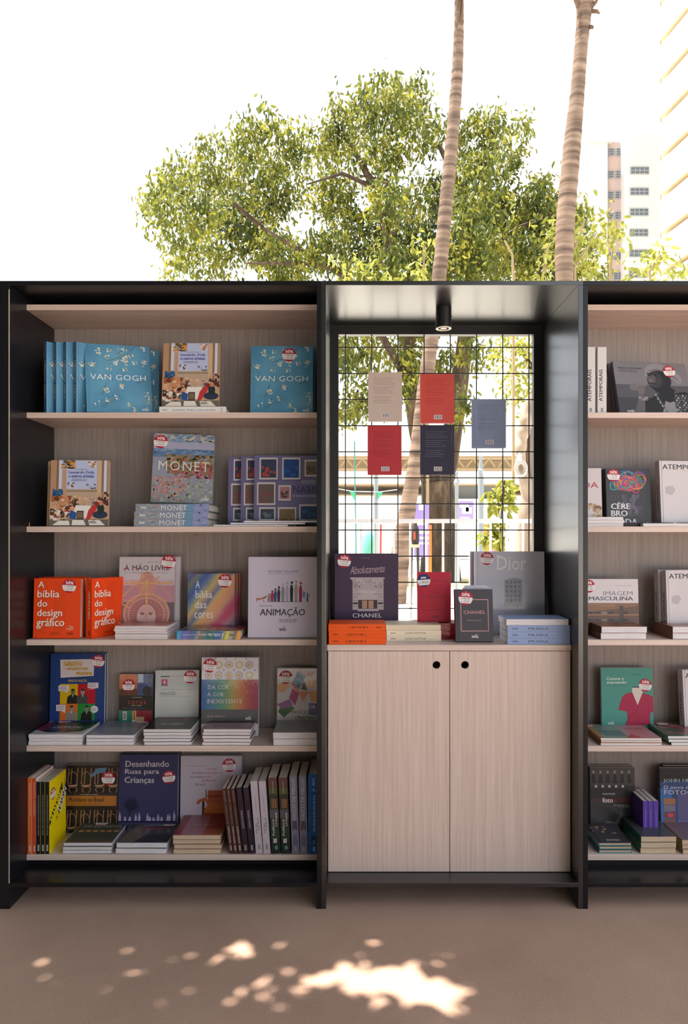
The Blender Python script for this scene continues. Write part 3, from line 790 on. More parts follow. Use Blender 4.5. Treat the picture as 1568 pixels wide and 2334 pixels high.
# ------------------------------------------------------------------ flat print: list of primitives in 0..1 page coordinates
class Art:
    def __init__(s): s.p = []
    def r(s, c, u0, v0, u1, v1): s.p.append(('p', c, [(u0, v0), (u1, v0), (u1, v1), (u0, v1)])); return s
    def poly(s, c, pts): s.p.append(('p', c, pts)); return s
    def e(s, c, u, v, a, b_, n=18): s.p.append(('p', c, [(u + a * math.cos(2 * math.pi * i / n), v + b_ * math.sin(2 * math.pi * i / n)) for i in range(n)])); return s
    def line(s, c, w, pts, asp=1.3): s.p.append(('l', c, w, pts, asp)); return s
    def ring(s, c, u, v, a, b_, w, n=28): s.p.append(('ring', c, u, v, a, b_, w, n)); return s
    def dabs(s, items): s.p.append(('d', items)); return s                  # many small non-layered pieces: (colour, pts)
    def t(s, c, txt, u0, v0, u1, v1, off=0.0, shear=0.0, serif=False, space=1.0, rot=0.0): s.p.append(('t', c, txt, u0, v0, u1, v1, off, shear, serif, space, rot)); return s
    def logo(s, c, u0, v0, u1, v1):
        s.t(c, 'senac', u0, v0, u1, v0 + (v1 - v0) * .58, .02)
        w, h = u1 - u0, v1 - v0
        s.poly(c, [(u0 + .42 * w, v0 + .62 * h), (u0 + .62 * w, v0 + .82 * h), (u0 + .9 * w, v1), (u0 + .78 * w, v0 + .8 * h)])
        return s
    def lines(s, c, u0, v0, u1, v1, n, seed=1, fill=.35, right=False):
        """rows of fine text too small to read"""
        r_ = random.Random(seed); it = []; h = (v1 - v0) / n
        for i in range(n):
            v = v1 - (i + .7) * h; u = u0; end = u0 + (u1 - u0) * r_.uniform(.72, 1)
            while u < end:
                w = (u1 - u0) * r_.uniform(.05, .16); it.append((c, [(u, v), (min(u + w, end), v), (min(u + w, end), v + h * fill), (u, v + h * fill)])); u += w + (u1 - u0) * .025
        s.p.append(('d', it)); return s

def remap(a, k0, k1):
    """shift a page layout up so that its lower part clears what stands in front"""
    f_ = lambda v: k0 + k1 * v
    for i_, q_ in enumerate(a.p):
        if q_[0] == 'p': a.p[i_] = (q_[0], q_[1], [(u, f_(v) if v > .001 else 0) for u, v in q_[2]])
        elif q_[0] == 'd': a.p[i_] = ('d', [(c, [(u, f_(v)) for u, v in pp]) for c, pp in q_[1]])
        elif q_[0] == 'l': a.p[i_] = q_[:3] + ([(u, f_(v)) for u, v in q_[3]],) + q_[4:]
        elif q_[0] == 'ring': a.p[i_] = q_[:3] + (f_(q_[3]), q_[4], q_[5] * k1) + q_[6:]
        elif q_[0] == 't': a.p[i_] = q_[:4] + (f_(q_[4]), q_[5], f_(q_[6])) + q_[7:]
    return a
STEP = .000022
def art_meshes(art, mapf, size, wrap=False):
    """-> (print mesh builder, lettering mesh builder)"""
    pr, lt = MB(), MB()
    dep = .00006
    for q in art.p:
        if q[0] == 'p':
            pr.add([mapf(u, v, dep) for u, v in q[2]], [tuple(range(len(q[2])))], printed(q[1], wrap))
        elif q[0] == 'd':
            for i, (c, pts) in enumerate(q[1]):
                pr.add([mapf(u, v, dep + (i % 5) * STEP * .3) for u, v in pts], [tuple(range(len(pts)))], printed(c, wrap))
            dep += STEP
        elif q[0] == 'l':
            _, c, w, pts, asp = q
            for i in range(len(pts) - 1):
                (a, b_), (c2, d) = pts[i], pts[i + 1]
                dx, dy = (c2 - a) * size[0], (d - b_) * size[1]; ln = math.hypot(dx, dy) or 1
                nx, ny = -dy / ln * w / 2 / size[0], dx / ln * w / 2 / size[1]
                pr.add([mapf(*z, dep) for z in ((a - nx, b_ - ny), (c2 - nx, d - ny), (c2 + nx, d + ny), (a + nx, b_ + ny))], [(0, 1, 2, 3)], printed(c, wrap))
        elif q[0] == 'ring':
            _, c, u, v, a, b_, w, n_ = q
            vs = [mapf(u + k_ * a * math.cos(2 * math.pi * i / n_), v + k_ * b_ * math.sin(2 * math.pi * i / n_), dep) for k_ in (1, 1 - w) for i in range(n_)]
            pr.add(vs, [(i, (i + 1) % n_, n_ + (i + 1) % n_, n_ + i) for i in range(n_)], printed(c, wrap))
        elif q[0] == 't':
            _, c, txt, u0, v0, u1, v1, off, shear, serif, space, rot = q
            v, f = roman(txt, min(off, 0)) if serif else glyphs(txt, min(off, 0), shear, space)
            if not v: continue
            ax, bx = min(p[0] for p in v), max(p[0] for p in v); ay, by = min(p[1] for p in v), max(p[1] for p in v)
            pts = [(u0 + (p[0] - ax) / (bx - ax) * (u1 - u0), v0 + (p[1] - ay) / max(by - ay, 1e-6) * (v1 - v0)) for p in v]
            if rot:
                cu, cv = (u0 + u1) / 2, (v0 + v1) / 2; ca, sa = math.cos(rot), math.sin(rot); A = size[1] / size[0]
                pts = [(cu + (p[0] - cu) * ca - (p[1] - cv) * A * sa, cv + (p[0] - cu) / A * sa + (p[1] - cv) * ca) for p in pts]
            bold = max(off, 0) * 1.1 * (v1 - v0) * size[1] / size[0]
            for sh_ in ((0,) if not bold else (-bold, bold)):
                lt.add([mapf(p[0] + sh_, p[1], dep + STEP * (1 + .2 * (sh_ > 0))) for p in pts], f, printed(c, wrap))
        dep += STEP
    return pr, lt

# ------------------------------------------------------------------ books
PAPER = ramp_mat('page_edges', 300, [(.35, 'c9c0b6'), (.65, 'eae3da')], vec=(.05, 3, .05), rough=.9, bump=.2, dist=.0005)
PAPER_W = ramp_mat('white_page_edges', 300, [(.35, 'cfcad0'), (.65, 'f0edf0')], vec=(.05, 3, .05), rough=.8, bump=.2, dist=.0005)
PAPER_T = ramp_mat('cream_page_edges', 300, [(.35, 'c0a68c'), (.65, 'dcc6ac')], vec=(.05, 3, .05), rough=.9, bump=.2, dist=.0005)
TYPES = {}
class BT_:
    """a book edition: x = width (spine at 0), y = thickness (front cover at 0, facing -y), z = height"""
    def __init__(s, key, w, h, t, front, spine=None, back=None, hard=True, art=None, sart=None, bart=None, pages=None, wrap=False, front_mat=None):
        s.key, s.w, s.h, s.t, s.hard, s.wrap = key, w, h, t, hard, wrap
        mk = lambda c: c if not isinstance(c, str) else printed(c, wrap)
        s.front = front_mat or mk(front); s.spine = mk(spine or front); s.back = mk(back or spine or front)
        s.pages = pages or PAPER
        s.art, s.sart, s.bart = art, sart, bart
        s.parts = None
        TYPES[key] = s
    def make(s):
        w, h, t = s.w, s.h, s.t
        c, ins = (.0024, .003) if s.hard else (.0007, .0006)
        m = MB()
        if s.hard:
            m.box(.009, w, 0, c, 0, h, s.front); m.box(.0, .006, .0003, c, 0, h, s.front); m.box(.006, .009, .0012, c, 0, h, s.front)
            m.box(0, w, t - c, t, 0, h, s.back)
            m.box(0, c, c, t - c, 0, h, s.spine)
        else:
            m.box(0, w, 0, c, 0, h, s.front); m.box(0, w, t - c, t, 0, h, s.back); m.box(0, c, c, t - c, 0, h, s.spine)
        cover = m.mesh('cover')
        pg = MB().box(c, w - ins, c, t - c, ins, h - ins).mesh('pages', s.pages)
        subs = []
        fm = lambda u, v, d: (u * w, -d, v * h)
        sm = lambda a, b_, d: (-d, b_ * t, a * h)
        bm_ = lambda u, v, d: (w - u * w, t + d, v * h)
        for art, mp, size, nm in ((s.art, fm, (w, h), ''), (s.sart, sm, (h, t), 'spine_'), (s.bart, bm_, (w, h), 'back_')):
            if art is None: continue
            a, l = art_meshes(art, mp, size, s.wrap)
            if a.f: subs.append((nm + 'print', a.mesh(nm + 'print')))
            if l.f: subs.append((nm + 'lettering', l.mesh(nm + 'lettering')))
        s.parts = (cover, pg, subs)

RED, STW = 'b01f3a', 'efeaec'
_ST = {}
def sticker_meshes(p1, p2, blue=False):
    """round price label, unit radius 1"""
    k_ = (p1, p2, blue)
    if k_ in _ST: return _ST[k_]
    col = '2c3270' if blue else RED
    def seg(v0, v1, c, m, d):
        a0, a1 = math.asin(v0), math.asin(v1)
        n_ = 9
        pts = [(math.cos(a0 + (a1 - a0) * i / n_), math.sin(a0 + (a1 - a0) * i / n_)) for i in range(n_ + 1)]
        pts += [(-x, y) for x, y in pts[::-1]]
        m.add([(x, -d, z) for x, z in pts], [tuple(range(len(pts)))], printed(c))
    disc = MB(); disc.cyl((0, -.010, 0), 1, .010, 28, 'y', printed(col))
    lab = MB(); seg(-.72, .12, STW, lab, .012)
    def tx(m, c, txt, u0, v0, u1, v1, off):
        v, f = glyphs(txt, 0)
        ax, bx = min(p[0] for p in v), max(p[0] for p in v); ay, by = min(p[1] for p in v), max(p[1] for p in v)
        for sh_ in ((0,) if off < .03 else (-.02, .02)): m.add([(sh_ + u0 + (p[0] - ax) / (bx - ax) * (u1 - u0), -.015 - sh_ * .1, v0 + (p[1] - ay) / (by - ay) * (v1 - v0)) for p in v], f, printed(c))
    l = MB()
    if blue:
        tx(l, 'ffffff', 'senac', -.4, .3, .4, .55, .03); tx(l, '1c1c24', p1, -.35, -.5, .7, -.1, .02); tx(l, '9c3048', 'R$', -.75, -.45, -.5, -.28, .02)
    else:
        tx(l, 'ffffff', '50%', -.55, .26, .58, .68, .05)
        tx(l, 'f0c8d0', 'até', -.12, .75, .12, .9, .02)
        tx(l, '9c3048', 'De', -.68, -.2, -.42, -.06, .02); tx(l, '1c1c24', p1, -.34, -.25, .62, .03, .02)
        tx(l, '9c3048', 'Por', -.64, -.56, -.38, -.42, .02); tx(l, '1c1c24', p2, -.3, -.6, .56, -.34, .02)
    _ST[k_] = (disc.mesh('sticker'), lab.mesh('sticker_panel'), l.mesh('sticker_lettering'))
    return _ST[k_]

UP = Matrix.Identity(3)
MODES = {'face': UP, 'tail': Matrix(((1, 0, 0), (0, 0, 1), (0, -1, 0))), 'spine': Matrix(((0, 0, 1), (1, 0, 0), (0, 1, 0))),
         'flip': Matrix(((0, 0, -1), (1, 0, 0), (0, -1, 0))), 'fore': Matrix(((0, 0, 1), (-1, 0, 0), (0, -1, 0)))}
def put(key, label, loc, rot=None, group=None, sticker=None, bare=False, name=None):
    T = TYPES[key]
    if T.parts is None: T.make()
    cover, pg, subs = T.parts
    o = bpy.data.objects.new(name or ('hardcover_book' if T.hard else 'paperback_book'), None)
    COL.objects.link(o); o.empty_display_size = .03
    o.location = loc
    if rot is not None: o.rotation_euler = rot.to_euler()
    tag(o, label, 'book', group)
    co = link('cover', cover, o); link('pages', pg, o)
    if not bare:
        for nm, me in subs: link(nm, me, co)['kind'] = 'stuff'
    if sticker:
        u, v, rad, p1, p2 = sticker[:5]
        dm, pm, lm = sticker_meshes(p1, p2, len(sticker) > 5)
        s = link('price_sticker', dm, o)
        s.location = (u * T.w, -.0012 if T.art is None else -.0002 - STEP * (2 * len(T.art.p) + 4), v * T.h)
        s.scale = (rad, .02, rad)
        s.rotation_euler = (0, random.uniform(-.12, .12), 0)
        tag(s, 'round red and white price sticker' if len(sticker) < 6 else 'round blue and white price sticker')
        link('sticker_panel', pm, s); link('sticker_lettering', lm, s)
    return o

def R3(lean=0, roll=0, yaw=0):
    return Matrix.Rotation(yaw, 3, 'Z') @ Matrix.Rotation(roll, 3, 'Y') @ Matrix.Rotation(-lean, 3, 'X')
DEG = math.pi / 180
def stand(key, label, px, Y, z, lean=6, roll=0, yaw=0, **kw):
    """front cover to the room; px = bottom left corner"""
    T = TYPES[key]
    R = R3(lean * DEG, roll * DEG, yaw * DEG)
    cs = [R @ Vector((a * T.w, b_ * T.t, c * T.h)) for a in (0, 1) for b_ in (0, 1) for c in (0, 1)]
    dz = -min(c.z for c in cs)
    return put(key, label, (X(px, Y), Y, z + dz + .0004), R, **kw)
def spine_out(key, label, px_right, Y, z, roll=0, yaw=0, **kw):
    """spine to the room; px_right = bottom right corner (front cover side)"""
    T = TYPES[key]
    R = Matrix.Rotation(roll * DEG, 3, 'Y') @ Matrix.Rotation((90 + yaw) * DEG, 3, 'Z')
    cs = [R @ Vector((a * T.w, b_ * T.t, c * T.h)) for a in (0, 1) for b_ in (0, 1) for c in (0, 1)]
    return put(key, label, (X(px_right, Y), Y, z - min(c.z for c in cs) + .0004), R, **kw)
def lay(key, label, px, Y, z, mode='tail', yaw=0, **kw):
    """lying; px, Y = front left corner; z = what it lies on. Returns the height of its top"""
    T = TYPES[key]
    R = Matrix.Rotation(yaw * DEG, 3, 'Z') @ MODES[mode]
    shift = {'tail': (0, 0, T.t), 'spine': (0, 0, 0), 'flip': (T.h, 0, T.t), 'fore': (0, T.w, T.t)}[mode]
    sh = Matrix.Rotation(yaw * DEG, 3, 'Z') @ Vector(shift)
    put(key, label, (X(px, Y) + sh.x, Y + sh.y, z + sh.z + .0003), R, **kw)
    return z + T.t + .0004
ORD = {1: ['single'], 2: ['bottom', 'top'], 3: ['bottom', 'middle', 'top'], 4: ['bottom', 'second lowest', 'second highest', 'top'],
       5: ['bottom', 'second lowest', 'middle', 'second highest', 'top']}
def stack(key, desc, px, Y, z, n_, mode='tail', jit=2, top=None, **kw):
    r_ = random.Random(desc)
    for i in range(n_):
        kk = dict(kw)
        z = lay(top if (top and i == n_ - 1) else key, f'{ORD[n_][i]} {desc}', px + r_.uniform(-jit, jit), Y + r_.uniform(0, .006), z, mode, r_.uniform(-1, 1) * (.5 if mode == 'tail' else .3),
                group=desc.split(' in ')[0], bare=(mode == 'tail' and i < n_ - 1), **({k2: v2 for k2, v2 in kk.items() if k2 != 'sticker'} if i < n_ - 1 else kk))
    return z
# ------------------------------------------------------------------ editions
def rdabs(cols, u0, v0, u1, v1, n_, su, sv_, seed, k_=6, ang=None):
    r_ = random.Random(seed); it = []
    for i in range(n_):
        u, v = r_.uniform(u0, u1), r_.uniform(v0, v1); a = r_.uniform(.5, 1.2) * su; b_ = r_.uniform(.5, 1.2) * sv_
        th = r_.uniform(-.5, .5) if ang is None else ang + r_.uniform(-.25, .25)
        pts = []
        for j in range(k_):
            w_ = 2 * math.pi * j / k_; rr = r_.uniform(.7, 1.1)
            x, y = a * rr * math.cos(w_), b_ * rr * math.sin(w_)
            x2, y2 = x * math.cos(th) - y * math.sin(th), x * math.sin(th) + y * math.cos(th)
            pts.append((min(max(u + x2, u0), u1), min(max(v + y2, v0), v1)))
        it.append((r_.choice(cols), pts))
    return it

# --- blue art book (generic pale blossom pattern)
TEAL = ramp_mat('teal_print', 6, [(.3, '437fa6'), (.5, '5896ba'), (.7, '76aecb')], rough=.4)
def blossoms(a, seed, n_=34):
    r_ = random.Random(seed)
    for i in range(9):
        u, v = r_.uniform(.02, .8), r_.uniform(.03, .95); th = r_.uniform(-.6, .9); ln = r_.uniform(.12, .3)
        pts = [(u, v)]
        for j in range(4): pts.append((min(max(pts[-1][0] + ln / 4 * math.cos(th), .01), .99), min(max(pts[-1][1] + ln / 4 * math.sin(th), .01), .99))); th += r_.uniform(-.5, .5)
        a.line('566a62', .0022, pts)
    it = []
    for i in range(n_):
        u, v = r_.uniform(.05, .95), r_.choice((r_.uniform(.04, .4), r_.uniform(.62, .96)))
        for j in range(6): it += rdabs(['e6e0cc', 'f0e8da', 'd8c8b8', 'c9c690'], max(u - .04, .005), max(v - .035, .005), min(u + .04, .995), min(v + .035, .995), 1, .018, .015, seed * 97 + i * 7 + j, 5)
    a.dabs(it); return a
va = blossoms(Art(), 3).t('f2f4f4', 'VAN GOGH', .07, .475, .92, .555, -.008, space=1.05).logo('f2f4f4', .84, .03, .95, .085)
vs = Art().dabs(rdabs(['d8d4c4', '9aa89a', '566a62'], .02, .05, .98, .95, 26, .012, .16, 5)).t('c8d4d8', 'VAN GOGH', .2, .25, .74, .8, -.008)
BT_('blue_art', .226, .256, .022, 'x', spine='3f5f86', back='3a6c92', art=va, sart=vs, front_mat=TEAL)

# --- crowd-painting book
def crowd(a):
    a.r('c3a183', 0, 0, 1, 1).r('b9c3e4', .17, .54, .79, 1).r('b48f70', .0, .45, .1, 1).r('8d6c54', .1, .45, .14, 1).r('cfd4ea', .14, .5, .18, 1)
    a.r('c09a78', .2, .46, .27, .86).r('cdb091', .8, .44, .87, 1).r('8f735c', .87, .44, .91, 1).r('cfd4ea', .91, .5, .955, 1).r('a98d74', .955, .4, 1, 1)
    a.dabs(rdabs(['4b4a3a', 'c88a4a', 'd89a56', '6c5a40'], .17, .87, .42, 1, 26, .05, .03, 6)).dabs(rdabs(['d8a878', 'b87e58', 'e6d2c0'], .64, .89, .78, .99, 12, .04, .03, 7))
    a.r('b9a48e', .27, .44, .8, .56).r('8f7b66', .27, .52, .8, .54).dabs(rdabs(['e8e2dc', '3a3430', '9a4038'], .28, .57, .42, .66, 10, .02, .03, 8)).dabs(rdabs(['7a7e94', 'b8a4a0', '4c4c5c'], .6, .56, .78, .64, 8, .03, .03, 9))
    a.r('6d675f', 0, 0, 1, .1).poly('e9e4de', [(.05, .01), (.35, .01), (.33, .08), (.16, .08)]).poly('e9e4de', [(.38, .01), (.62, .01), (.58, .09), (.39, .09)]).poly('e9e4de', [(.68, .01), (.95, .01), (.85, .09), (.66, .09)])
    a.dabs(rdabs(['2d5f96', '24486e'], .04, .38, .22, .56, 12, .06, .05, 10)).dabs(rdabs(['c98a66', 'd7a27e', 'a8643c', 'e0c2a8', '6e3c2c'], .02, .12, .46, .46, 60, .05, .05, 11))
    a.dabs(rdabs(['4a3a34', 'd8b49a', '7d8ab0', '2c2a30', 'c8a890'], .36, .28, 1, .44, 46, .035, .045, 12)).dabs(rdabs(['8a5a44', 'c49c80', '5a2e30', 'd8c4b0'], .8, .3, 1, .52, 18, .04, .05, 13))
    a.poly('e8e6e4', [(.39, .12), (.44, .31), (.7, .31), (.66, .2), (.62, .12)]).r('4a4038', .46, .1, .58, .23).r('7c6a50', .475, .12, .565, .21)
    a.dabs(rdabs(['e3ded6', '5c5650', '38342f', 'a03a3a', 'cfc4b8'], .01, .08, .34, .26, 34, .04, .035, 14)).poly('2f5596', [(.33, .11), (.45, .1), (.46, .2), (.36, .24)])
    a.poly('c33a3c', [(.62, .1), (.68, .1), (.8, .26), (.8, .36), (.66, .24)]).e('323a52', .86, .17, .13, .06).e('2c3438', .87, .26, .06, .08).e('c98460', .87, .35, .035, .04).e('8c3030', .8, .34, .04, .03)
    a.t('5a3c34', 'CAMILO RODRIGUES', .4, .852, .62, .864).t('3c3f9c', 'Leonardo, Frida', .31, .79, .74, .838, .02).t('3c3f9c', 'e outros artistas', .31, .735, .74, .782, .02).lines('4c4a70', .36, .68, .68, .72, 2, 3)
    a.logo('302c30', .68, .04, .8, .1)
    return a
BT_('crowd_art', .206, .238, .022, 'c3a183', spine='d9d4d2', back='8d6c54', art=crowd(Art()),
    sart=Art().r('e6e3e1', 0, 0, 1, 1).t('3c3f9c', 'Leonardo, Frida e outros artistas', .2, .3, .84, .62, .015).t('5c5880', 'senac', .04, .35, .12, .58, .02).r('b4aeb4', .9, .1, .905, .9).r('8e8898', .93, .15, .94, .85))

# --- meadow-painting book (generic seaside bands)
def meadow(a, seed=1):
    a.r('8f9cb0', 0, .88, 1, 1).r('a9abc8', 0, .78, 1, .88).r('5f7ea6', 0, .66, 1, .78).r('9096a8', 0, .3, 1, .66)
    a.dabs(rdabs(['5b87b4', '6d97c0', 'b7bab0', 'c9c4b4'], 0, .88, 1, 1, 60, .08, .02, seed, 7)).dabs(rdabs(['4d739e', '7391b4', '8aa3c0'], 0, .66, 1, .78, 50, .07, .012, seed + 1))
    a.dabs(rdabs(['6c6a4c', '8d7652', 'a8885c', '5a5e44', 'a5745c'], .2, .42, 1, .7, 130, .06, .03, seed + 2)).dabs(rdabs(['b05868', 'a04c5c', 'c27a80', '6a704c'], .36, .36, 1, .56, 120, .04, .022, seed + 3))
    a.dabs(rdabs(['9aa08e', '868f7e', 'b3b3a6', 'a7a79c'], .0, .0, 1, .36, 230, .03, .018, seed + 4, ang=.6)).dabs(rdabs(['bb7a80', 'c88c8c', 'ac6870', '9aa08e'], .02, .02, .55, .38, 120, .022, .03, seed + 5, ang=.3))
    return a
ma = meadow(Art(), 40).t('e4e6e2', 'MONET', .1, .465, .93, .6, -.012, space=1.15).logo('eeeeea', .82, .04, .94, .1)
msp = Art().r('8f98a8', 0, 0, 1, 1).r('6f93b4', .66, 0, .8, 1).r('8f96c4', .8, 0, 1, 1).dabs(rdabs(['9aa0a4', 'b0b4b8', '7f8894', 'b48484'], 0, .02, .34, .98, 60, .02, .1, 4)).dabs(rdabs(['8494ac', '9ba6b8', '7c8cac'], .34, .02, .68, .98, 40, .03, .12, 5)).dabs(rdabs(['7f88bc', 'a8a4b8', '6e86c0'], .8, .02, 1, .98, 20, .03, .12, 6)).t('f2f2ee', 'MONET', .35, .14, .7, .82, -.012, space=1.1).t('f2f2ee', 'senac', .07, .35, .15, .6, .02)
BT_('meadow_art', .222, .262, .0265, '9096a8', spine='8f98a8', back='8d9a8c', art=ma, sart=msp)

# --- framed-pictures portfolio
na = Art().r('6f6c94', 0, 0, 1, 1)
for u0, v0, u1, v1, c1, c2 in ((.083, .66, .368, .97, '38405c', 'b04a3c'), (.437, .66, .72, .97, '22488c', '2c5cae'), (.785, .7, 1, .94, '7c7266', '5a5148'), (.047, .3, .335, .62, '6a5c5c', '8a4a4c'), (.38, .36, .576, .58, 'b08088', '5c4a50'), (.083, .08, .338, .27, '3e4654', '6a7484'), (.375, .0, .66, .27, '7c6a50', 'a8743c'), (.705, .08, 1, .31, '2c4878', '3a6a90')):
    na.r('55527a', u0 + .006, v0 - .0 if v0 == 0 else v0 - .012, min(u1 + .01, 1), v1 - .008).r('cfc8cc', u0, v0, u1, v1).r(c1, u0 + .022, v0 + .025, u1 - .022, v1 - .025)
    na.dabs(rdabs([c2, c1, c2], u0 + .035, v0 + .04, u1 - .035, v0 + (v1 - v0) * .62, 14, .03, .03, int(u0 * 100 + v0 * 1000)))
na.t('3c3868', 'NABIS', .6, .47, .99, .57, .0, serif=True).t('d8d4e4', '21 obras para emoldurar', .6, .41, .99, .445, 0, .3).lines('c8c4d8', .74, .6, .99, .65, 2, 5)
BT_('portfolio', .236, .262, .012, '6f6c94', hard=False, art=na, pages=PAPER_W, wrap=True)
BT_('portfolio_flat', .266, .2, .0065, '6f6c94', spine='4a4868', hard=False, pages=PAPER_W)

# --- orange graphic design book
oa = Art().lines('c83e14', .08, .07, .32, .95, 34, 3, .3).lines('c83e14', .42, .1, .72, .95, 34, 4, .3)
for txt, u0, u1, v0, v1 in (('A', .09, .22, .845, .95), ('bíblia', .08, .545, .68, .8), ('do', .08, .29, .525, .64), ('design', .08, .61, .33, .485), ('gráfico', .07, .66, .155, .335)):
    oa.t('5a2a1a', txt, u0 + .006, v0 - .006, u1 + .006, v1 - .006, .016).t('f6ebdf', txt, u0, v0, u1, v1, .014)
oa.t('f2dcc8', 'Theo', .76, .18, .86, .21).t('f2dcc8', 'Inglis', .71, .135, .86, .175).logo('3a1c14', .72, .06, .86, .115).lines('5a2414', .36, .055, .62, .1, 2, 9)
osp = Art().t('f6ebdf', 'A bíblia do design gráfico', .32, .3, .78, .62, .012).t('3a1c14', 'Theo Inglis', .82, .32, .94, .58).t('2a1410', 'senac', .05, .3, .13, .6, .02)
BT_('orange_design', .168, .214, .029, 'ee4a16', spine='ee4a16', art=oa, sart=osp, wrap=False)

# --- pink freehand drawing book
fa = Art().r('cdc6ce', 0, 0, 1, 1).r('c8b2c0', 0, .45, 1, .68).r('ba8c9c', 0, .2, 1, .6).r('7e6c78', 0, 0, .16, .36).r('6e6470', .84, 0, 1, .36).r('c08a94', .16, 0, .84, .42)
fa.poly('c9928a', [(.3, .58), (.42, .76), (.5, .8), (.58, .76), (.68, .6), (.6, .42), (.64, .34), (.36, .34), (.4, .42)])
for p_ in ([(.3, .6), (.24, .68)], [(.42, .72), (.4, .77)], [(.58, .74), (.6, .78)], [(.64, .66), (.72, .72)]): fa.line('d8a898', .01, p_)
fa.e('b88488', .5, .2, .42, .29, 30).ring('d8a07c', .5, .2, .42, .29, .09).ring('cf9c86', .5, .2, .33, .235, .08).e('a86e72', .5, .19, .3, .21, 30)
fa.dabs([('d8aca0', [(.5 + .17 * math.cos(a_), .19 + .12 * math.sin(a_)), (.5 + .28 * math.cos(a_ + .03), .19 + .2 * math.sin(a_ + .03)), (.5 + .28 * math.cos(a_ + .07), .19 + .2 * math.sin(a_ + .07))]) for a_ in [i * .2 for i in range(32)]])
fa.e('d9b8b4', .5, .16, .17, .17, 24).e('cfa8a4', .5, .23, .13, .08, 20)
for sx in (-1, 1): fa.e('6a4a50', .5 + sx * .075, .2, .035, .01, 12).line('8a5a5a', .0016, [(.5 + sx * .03, .215), (.5 + sx * .08, .222), (.5 + sx * .13, .212)])
fa.line('b0807c', .0016, [(.5, .19), (.49, .13), (.52, .125)]).line('a8686c', .003, [(.45, .085), (.5, .09), (.55, .085)])
for p_ in ([(.04, .63), (.96, .63)], [(.5, .3), (.5, .68)]): fa.line('d6aa74', .006, p_)
fa.line('d8a878', .0045, [(.5, .76), (.03, .42), (.06, .34), (.2, .28)]).line('c89c88', .0045, [(.55, .78), (.95, .42), (.95, .38)]).line('d6aa80', .003, [(.06, .4), (.25, .37), (.42, .52), (.48, .66)]).line('cc9c8c', .003, [(.94, .39), (.75, .38), (.58, .52), (.53, .66)])
fa.t('8c8890', 'PHILIP HALLAWELL', .5, .918, .85, .932).t('34303a', 'À MÃO LIVRE', .08, .81, .9, .895, .0, serif=True).t('8a7a86', 'A  LINGUAGEM  VISUAL', .09, .77, .88, .785).line('b03048', .003, [(.08, .83), (.16, .84)]).line('b03048', .003, [(.3, .835), (.38, .84)])
remap(fa, 0.07, 0.93)
BT_('freehand', .208, .288, .02, 'cdc6ce', spine='b8a4ae', art=fa, wrap=True)
BT_('freehand_flat', .184, .2, .0092, 'c88c86', spine='e4d8d4', hard=False, pages=PAPER_W, art=Art().r('e0d2ce', 0, 0, 1, .12).dabs(rdabs(['a8645c', 'd0a09a', 'b87a74'], .05, .1, .95, .9, 40, .12, .08, 3)).t('8c5450', 'desenho', .2, .3, .8, .45), wrap=True)

# --- rainbow colour book
def diagonal_mat(name, cols):
    """soft diagonal colour bands from the top left to the bottom right of the cover"""
    m = bpy.data.materials.new(name)
    nt, N, L, b = nodes_of(m)
    tc = N.new('ShaderNodeTexCoord'); dt = N.new('ShaderNodeVectorMath'); dt.operation = 'DOT_PRODUCT'; dt.inputs[1].default_value = (.5, 0, -.5)
    nz = N.new('ShaderNodeTexNoise'); nz.inputs['Scale'].default_value = 4
    ad = N.new('ShaderNodeMath'); ad.operation = 'ADD'; ad.inputs[1].default_value = .5
    ma_ = N.new('ShaderNodeMath'); ma_.operation = 'MULTIPLY_ADD'; ma_.inputs[1].default_value = .05
    rp = N.new('ShaderNodeValToRGB'); els = rp.color_ramp.elements
    els[0].color = lin(cols[0]); els[1].color = lin(cols[-1])
    for i_, c in enumerate(cols[1:-1]): e_ = els.new((i_ + 1) / (len(cols) - 1)); e_.color = lin(c)
    L.new(tc.outputs['Generated'], dt.inputs[0]); L.new(dt.outputs['Value'], ad.inputs[0]); L.new(tc.outputs['Generated'], nz.inputs['Vector'])
    L.new(nz.outputs['Fac'], ma_.inputs[0]); L.new(ad.outputs[0], ma_.inputs[2]); L.new(ma_.outputs[0], rp.inputs[0]); L.new(rp.outputs[0], b.inputs['Base Color'])
    b.inputs['Roughness'].default_value = .4; b.inputs['Coat Weight'].default_value = .5; b.inputs['Coat Roughness'].default_value = .06
    return m
RAIN = (['5a6894', '66769c', '4a5c90', '7d7a74', '49688c', '3f5c9a', '5a76a8', '8f9484', 'c0a86a', 'a08c88', '5f7294', 'c8a878', 'd8a070', 'd69a72', 'c8987c', 'c0607c', 'b8406c', 'c04870', 'a86c80', '6c5878', '705a74', '5c5068'])
ra = Art()
for txt, u0, u1, v0, v1 in (('A', .16, .265, .765, .885), ('bíblia', .155, .53, .6, .72), ('das', .155, .4, .43, .55), ('cores', .15, .54, .265, .36)):
    ra.t('eeeaf0', txt, u0, v0, u1, v1, .0, serif=True)
ra.t('f0e4ea', 'Laura Perryman', .63, .1, .92, .125, serif=True).lines('7a5a30', .14, .1, .5, .16, 2, 3)
rs = Art()
for i, c in enumerate(['e0a044', '7c7468', '9aa084', 'cfc050', '8f9878', '2c58a4', '2a5cae', '2f7c58', '2c6c74', '49707c', '6f6a5c', '8c8c94', '4c6a9c', '5a5fa4', '6c70b8', '6470b8', '38a0d4']):
    u0, u1 = i / 17, (i + 1) / 17; sl = .02
    rs.poly(c, [(max(u0 - sl, 0), 0), (u1 - sl if i < 16 else 1, 0), (min(u1 + sl, 1), 1), (u0 + sl if i else 0, 1)])
